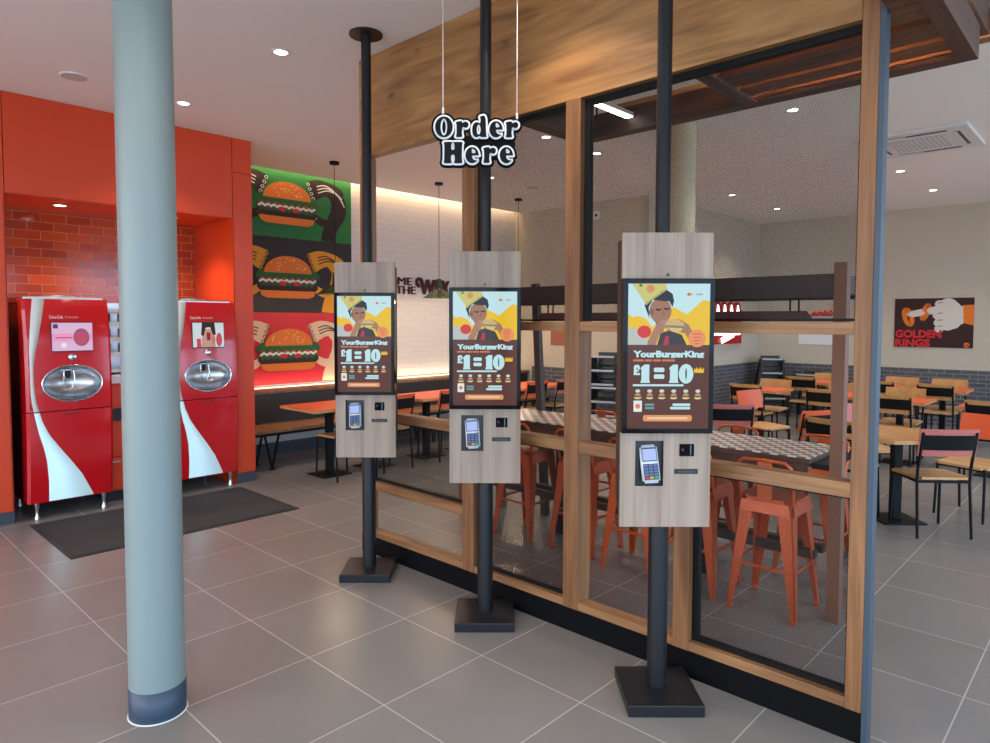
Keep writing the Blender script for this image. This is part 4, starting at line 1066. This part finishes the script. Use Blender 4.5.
# ================================================================== FAR WALL ITEMS
# poster  Y 1.80..2.87  z 1.25..2.03
t = thing('wall_poster', 'brown poster of a white hand wearing onion rings on the far wall', 'poster', (12.6, 2.335, 1.64))
mb = MB(); mb.b2(12.582, 12.598, 1.80, 2.87, 1.25, 2.03, pt(52, 24, 22), .001); mb.build('board', t, world=True)
p = Paint((12.5815, 2.87, 1.25), (0, -1.07, 0), (0, 0, .78), (-1, 0, 0), .0006)
wc = pt(216, 208, 196); oc = pt(230, 120, 30); rc = pt(206, 40, 48)
def X(u, v): return (u, 1-v)
p.poly([X(.86, .15), X(1, .14), X(1, .55), X(.87, .50)], oc)
p.poly([X(.78, .17), X(.87, .17), X(.875, .52), X(.78, .55)], wc); p.ell(.685, 1-.33, .165, .325, wc); p.ell(.76, 1-.35, .115, .27, wc)
for v in (.12, .35, .50, .62): p.ell(.555+abs(v-.35)*.10, 1-v, .06, .075, wc)
p.stroke([X(.60, .22), X(.42, .27), X(.22, .32)], [.075, .07, .062], wc)
for v in (.09, .30, .44, .56): p.stroke([X(.56, v+.01), X(.62, v)], .006, pt(70, 50, 46))
def ring(u, v, ru, rv, rot, w):
    l = [(u+ru*math.cos(a)*math.cos(rot)-rv*math.sin(a)*math.sin(rot), 1-v+ru*math.cos(a)*math.sin(rot)+rv*math.sin(a)*math.cos(rot)) for a in [2*PI*k_/26 for k_ in range(26)]]
    p.stroke(l, w, oc, closed=True)
ring(.18, .38, .045, .165, .18, .032); ring(.405, .28, .030, .15, -.22, .028)
p.stroke([X(.33, .297), X(.245, .32)], .062, wc); p.stroke([X(.52, .245), X(.49, .252)], .07, wc)
p.text('GOLDEN', .015, 1-.80, .15, rc, .05, .60); p.text('RINGS', .015, 1-.985, .15, rc, .05, .46)
p.ell(.925, 1-.94, .038, .05, pt(226, 110, 40)); p.rect(.885, 1-.955, .965, 1-.935, pt(150, 40, 30)); 
o = p.mb.build('artwork', t, world=True)
# lit red sign on recess wall X 10.3..11.82  z 1.26..1.98
t = thing('neon_sign', 'lit red wall sign with white neon strokes just past the nearest kiosk screen', 'sign', (11.1, 5.12, 1.6))
mb = MB(); mb.b2(10.35, 11.78, 5.085, 5.109, 1.27, 1.86, em(190, 24, 34, .45), .01)
for k_ in range(5): mb.tube([(10.55+k_*.26, 5.109, 1.88), (10.55+k_*.26, 5.085, 1.88)], .12, em(190, 24, 34, .45), 20)
mb.build('panel', t, world=True)
mb = MB(); wl = mat('lit_white_neon', (1, .95, .95), .4, emit=2.2, ecol=(1, .9, .9))
z = 1.88
for k_ in range(5):
    x = 10.55+k_*.26; mb.tube([(x-.06, 5.08, z-.16), (x-.02, 5.08, z+.04), (x+.05, 5.08, z-.16)], .025, wl, 8)
mb.tube([(10.62, 5.08, 1.64), (10.62, 5.08, 1.44), (11.66, 5.08, 1.44), (11.66, 5.08, 1.64)], .022, wl, 8); mb.tube([(10.8, 5.08, 1.60), (11.4, 5.08, 1.60)], .022, wl, 8); mb.tube([(10.95, 5.075, 1.33), (11.35, 5.075, 1.42)], .05, wl, 8)
mb.build('neon_tubes', t, world=True)
t = thing('white_notice', 'blank white notice panel on the far cream wall left of the divider end', 'notice', (12.6, 4.2, 1.34))
mb = MB(); mb.b2(12.585, 12.599, 3.55, 4.39, 1.25, 1.50, M['white_pl'], .002); mb.build('panel', t, world=True)
t = thing('red_neon_strip', 'small red scalloped lit strip high on the far cream wall left of the divider end', 'light', (12.6, 3.9, 1.79))
mb = MB(); mb.tube([(12.58, 4.17-.045*k_, 1.77+(.05 if k_ % 2 else 0)+.003*k_) for k_ in range(13)], .02, em(214, 24, 40, .8), 8)
mb.b2(12.59, 12.6, 3.6, 4.2, 1.76, 1.78, M['maroon']); mb.build('tube', t, world=True)
t = thing('brown_menu_board', 'small brown board on the inner wall seen left of the third oak post', 'board', (8.64, 6.75, 1.4))
mb = MB(); mb.b2(8.615, 8.639, 6.60, 6.90, 1.27, 1.62, pt(150, 92, 70), .003); mb.build('panel', t, world=True)
t = thing('wall_sensor', 'small square white sensor high on the inner wall beside the third oak post', 'sensor', (8.64, 6.03, 3.27))
mb = MB(); mb.b2(8.62, 8.639, 5.97, 6.09, 3.21, 3.33, M['white_pl'], .004); mb.build('casing', t, world=True)
mb = MB(); mb.b2(8.615, 8.62, 6.01, 6.05, 3.25, 3.29, M['black_pl']); mb.build('lens', t, world=True)

# stacked black high chairs
def make_high_chair(label, grp):
    t = thing('high_chair', label, 'high chair', (0, 0, 0), 0, grp)
    BP = M['black_pl']
    for sx_ in (-1, 1):
        mb = MB(); mb.taper((-.27, sx_*.27, 0), (-.08, sx_*.17, .74), (.05, .05), (.04, .035), BP)
        mb.build('leg', t)
        mb = MB(); mb.taper((.27, sx_*.27, 0), (.08, sx_*.17, .74), (.05, .05), (.04, .035), BP)
        mb.build('leg', t)
    mb = MB(); mb.box((0, -.18, .62), (.34, .022, .24), BP, .01, (math.radians(6), 0, 0)); mb.build('side_panel', t)
    mb = MB(); mb.box((0, .18, .62), (.34, .022, .24), BP, .01, (math.radians(-6), 0, 0))
    mb.build('side_panel', t)
    mb = MB(); mb.box((.02, 0, .52), (.28, .32, .03), BP, .01); mb.build('seat', t)
    mb = MB(); mb.box((.15, 0, .70), (.03, .32, .20), BP, .012, (0, math.radians(8), 0)); mb.build('backrest', t)
    mb = MB(); mb.box((-.17, 0, .745), (.035, .34, .030), M['grey_pl'], .008); mb.build('tray_bar', t)
    mb = MB(); mb.box((-.21, 0, .30), (.03, .44, .03), M['grey_pl'], .008); mb.build('foot_bar', t)
    return t
hc = make_high_chair('black high chair standing on the floor in the cream corner, bottom of its stack', 'high chairs stacked in the corner')
hc.location = (12.15, 4.70, 0); hc.rotation_euler = (0, 0, .5)
dup(hc, (12.15, 4.70, .245), .5, 'black high chair with grey tray bar, top of the stack in the cream corner')
dup(hc, (12.2, 4.05, 0), .0, 'single black high chair against the far wall beside the corner stack')
hb = dup(hc, (8.25, 5.58, 0), .3, 'black high chair, bottom of the stack beside the third oak post', 'high chairs stacked by the inner wall')
dup(hc, (8.25, 5.58, .20), .3, 'black high chair, middle of the stack beside the third oak post', 'high chairs stacked by the inner wall')
dup(hc, (8.25, 5.58, .40), .3, 'black high chair, topmost of the stack beside the third oak post', 'high chairs stacked by the inner wall')

# ================================================================== CEILING FITTINGS
def spot(x, y, label, z=CEIL, power=62, col=(1, .84, .68), first=[None]):
    if first[0] is None:
        t = thing('ceiling_spotlight', label, 'light', (x, y, z), 0, 'recessed ceiling spotlights')
        mb = MB(); mb.lathe([(.062, 0), (.064, -.004), (.050, -.006), (.040, .012)], M['white_pl'], (0, 0, 0), 28); mb.build('trim_ring', t)
        mb = MB(); mb.disc((0, 0), .040, -.004, -.002, M['lamp_spot'], 24); mb.build('lens', t)
        first[0] = t
    else: t = dup(first[0], (x, y, z), 0, label)
    ld = bpy.data.lights.new('spot', 'SPOT'); ld.energy = power; ld.color = col; ld.spot_size = math.radians(115); ld.spot_blend = .7; ld.shadow_soft_size = .04
    lo = bpy.data.objects.new('spot_lamp', ld); C.objects.link(lo); lo.parent = t; lo.location = (0, 0, -.02)
    return t
spots = [(2.40, 4.27, 'spotlight nearest the viewer, right of the foreground column top'), (2.39, 5.85, 'spotlight just right of the foreground column, above the red wall'),
         (6.27, 6.00, 'spotlight behind the middle kiosk pole below the hanging sign'), (5.27, 4.29, 'spotlight seen left of the third oak post near the canopy beam'),
         (6.15, 4.30, 'spotlight seen just right of the third oak post'), (7.84, 4.33, 'spotlight close left of the cream column, beside the nearest kiosk pole'),
         (6.05, 2.20, 'largest spotlight seen through the mesh right of the cream column'), (9.47, 4.27, 'spotlight through the mesh right of the cream column, second of its line'),
         (11.1, 4.25, 'farthest spotlight near the cream corner'), (9.35, 2.12, 'spotlight right of the divider end, left of two'),
         (11.0, 2.09, 'spotlight right of the divider end, right of two')]
spots += [(2.40, 2.12, 'spotlight over the nearest kiosk, just above the picture'), (.70, 4.27, 'added unseen spotlight over the walkway left of the foreground column'), (.70, 2.12, 'added unseen spotlight over the entrance walkway nearest the viewer'), (2.40, 0.0, 'added unseen spotlight over the free end of the divider, out to the right'), (.70, 0.0, 'added unseen spotlight directly over the viewer'), (6.05, 0.0, 'added unseen spotlight over the aisle right of the divider'), (9.35, 0.0, 'added unseen spotlight over the right-hand seating beyond the picture edge')]  # all but the first are added out of view for their warm light
for x, y, lb in spots: spot(x, y, lb, power=(18 if (y < 1 or x < 1) else (28 if x < 3 else 42)))
spot(1.744, 6.94, 'small spotlight in the recess ceiling above the left drinks machine', 2.668, 16, (1, .80, .62)); spot(2.70, 6.94, 'spotlight in the recess ceiling above the right drinks machine', 2.668, 16, (1, .80, .62))
def speaker(x, y, label, r=.095):
    t = thing('ceiling_speaker', label, 'speaker', (x, y, CEIL), 0)
    mb = MB(); mb.lathe([(r, 0), (r, -.006), (r*.9, -.010)], M['white_pl'], (0, 0, 0), 32); mb.build('rim', t)
    mb = MB(); mb.disc((0, 0), r*.9, -.009, -.007, M['grille'], 32); mb.build('grille', t)
M['grille'] = mat('speaker_grille', (.55, .54, .54), .6)
speaker(1.575, 5.807, 'round ceiling speaker above the left drinks machine'); speaker(7.08, 6.0, 'round ceiling speaker seen through mesh left of the third oak post')
t = thing('smoke_detector', 'small white ceiling detector seen through the mesh right of the cream column', 'detector', (9.52, 3.78, CEIL))
mb = MB(); mb.lathe([(.055, 0), (.055, -.02), (.035, -.045), (.001, -.05)], M['white_pl'], (0, 0, 0), 24); mb.build('casing', t)
# air-conditioning cassette
t = thing('air_conditioner', 'square white ceiling air-conditioning cassette right of the divider end', 'air conditioner', (7.93, 1.62, CEIL))
mb = MB(); mb.b2(-.50, .50, -.46, .46, -.035, 0, M['white_pl'], .008); mb.build('panel', t)
mb = MB(); mb.b2(-.26, .26, -.24, .24, -.040, -.035, M['ac_grille'] if 'ac_grille' in M else M['grille'])
for k_ in range(12): mb.b2(-.26, .26, -.23+.04*k_, -.223+.04*k_, -.043, -.040, M['white_pl'])
mb.build('intake_grille', t)
for (x0, x1, y0, y1) in ((-.30, .30, .32, .37), (-.30, .30, -.37, -.32), (.36, .41, -.28, .28), (-.41, -.36, -.28, .28)):
    mb = MB(); mb.b2(x0, x1, y0, y1, -.037, -.034, M['black_pl']); v_ = mb.build('air_outlet', t)
    mb = MB(); mb.b2(x0+.005, x1-.005, y0+.005, y1-.005, -.052, -.047, M['white_pl']) if False else mb.b2(x0+.01, x1-.01, y0+(y1-y0)*.6, y1-.004, -.045, -.037, M['white_pl']); mb.build('louvre', v_)
# pendants
pf = None
for x, lb in ((4.43, 'green enamel pendant lamp in front of the mural, behind the farthest kiosk'), (6.03, 'green enamel pendant lamp in front of the brown wall lettering'), (7.61, 'green enamel pendant lamp hanging behind the middle kiosk')):
    if pf is None:
        pf = thing('pendant_lamp', lb, 'pendant lamp', (x, 6.72, 0), 0, 'enamel pendants over the bench tables')
        mb = MB(); mb.disc((0, 0), .055, CEIL-.03, CEIL-.001, M['black'], 24); mb.build('ceiling_rose', pf)
        mb = MB(); mb.tube([(0, 0, 2.2), (0, 0, CEIL-.03)], .004, M['black'], 6); mb.build('cord', pf)
        mb = MB(); mb.lathe([(.028, 2.21), (.034, 2.19), (.036, 2.08), (.05, 2.065), (.10, 2.05), (.205, 1.965), (.212, 1.962), (.212, 1.955), (.200, 1.957), (.10, 2.03), (.03, 2.05)], M['green_shade'], (0, 0, 0), 36); mb.build('lamp_shade', pf)
        mb = MB(); mb.lathe([(.001, 1.965), (.04, 1.975), (.05, 2.0), (.03, 2.04)], M['lamp_warm'], (0, 0, 0), 20); mb.build('bulb', pf); cur = pf
    else: cur = dup(pf, (x, 6.72, 0), 0, lb)
    ld = bpy.data.lights.new('pendant', 'POINT'); ld.energy = 14; ld.color = (1, .78, .52); ld.shadow_soft_size = .05
    lo = bpy.data.objects.new('pendant_bulb_lamp', ld); C.objects.link(lo); lo.parent = cur; lo.location = (0, 0, 1.955)

# ================================================================== LIGHT
def area(name, loc, rot, sx_, sy_, power, col, portal=False):
    ld = bpy.data.lights.new(name, 'AREA'); ld.shape = 'RECTANGLE'; ld.size = sx_; ld.size_y = sy_; ld.energy = power; ld.color = col
    lo = bpy.data.objects.new(name, ld); C.objects.link(lo); lo.location = loc; lo.rotation_euler = rot
    if portal: ld.cycles.is_portal = True
    return lo
# cove strip in the ceiling slot above the white brick wall, and the strip behind the bench ledge
area('cove_light', (5.98, 7.62, 3.60), (math.radians(14), 0, 0), 5.2, .03, 19, (1, .70, .42))
area('ledge_light', (5.98, 7.645, .86), (math.radians(170), 0, 0), 5.2, .025, 6, (1, .74, .46))
# daylight openings
area('daylight_right', (4.7, -3.12, 1.65), (math.radians(90), 0, 0), 15.6, 2.8, 1, (1, 1, 1), True)
area('daylight_behind', (-3.12, 0.1, 1.65), (math.radians(90), 0, math.radians(-90)), 6.6, 2.8, 1, (1, 1, 1), True)
w = bpy.data.worlds.new('overcast_sky'); sc.world = w; w.use_nodes = True
nt = w.node_tree; bg = nt.nodes['Background']; bg.inputs['Strength'].default_value = 5.9
tcw = nt.nodes.new('ShaderNodeTexCoord'); spw = nt.nodes.new('ShaderNodeSeparateXYZ'); nt.links.new(tcw.outputs['Generated'], spw.inputs[0])
mr = nt.nodes.new('ShaderNodeMapRange'); mr.inputs[1].default_value = -.9; mr.inputs[2].default_value = .2; nt.links.new(spw.outputs[1], mr.inputs[0])
crw = nt.nodes.new('ShaderNodeValToRGB'); crw.color_ramp.elements[0].color = (.50, .72, 1.0, 1); crw.color_ramp.elements[1].color = (.88, .94, 1.0, 1)
nt.links.new(mr.outputs[0], crw.inputs[0]); nt.links.new(crw.outputs[0], bg.inputs['Color'])

# ================================================================== CAMERA
cam = bpy.data.cameras.new('camera'); co = bpy.data.objects.new('camera', cam); C.objects.link(co); sc.camera = co
cam.sensor_fit = 'HORIZONTAL'; cam.sensor_width = 36; cam.lens = 676.8/990*36; cam.shift_y = -17.9/990; cam.clip_start = .05
pi_, ro_ = 0.0475339, 0.0018068
f = Vector((math.cos(ca)*math.cos(pi_), math.sin(ca)*math.cos(pi_), -math.sin(pi_))); r = Vector((math.sin(ca), -math.cos(ca), 0)); u_ = r.cross(f)
r2 = r*math.cos(ro_)+u_*math.sin(ro_); u2 = -r*math.sin(ro_)+u_*math.cos(ro_)
mx = Matrix((( r2.x, u2.x, -f.x), (r2.y, u2.y, -f.y), (r2.z, u2.z, -f.z))).to_4x4(); mx.translation = (0, 0, 1.65)
co.matrix_world = mx
sc.view_settings.view_transform = 'Standard'; sc.view_settings.look = 'None'; sc.view_settings.exposure = 0.0; sc.view_settings.gamma = 1
sc.view_settings.use_curve_mapping = False
sc.cycles.use_denoising = True
try: sc.cycles.denoiser = 'OPENIMAGEDENOISE'
except Exception: pass
sc.cycles.max_bounces = 8; sc.cycles.diffuse_bounces = 4; sc.cycles.glossy_bounces = 4; sc.cycles.sample_clamp_indirect = 6
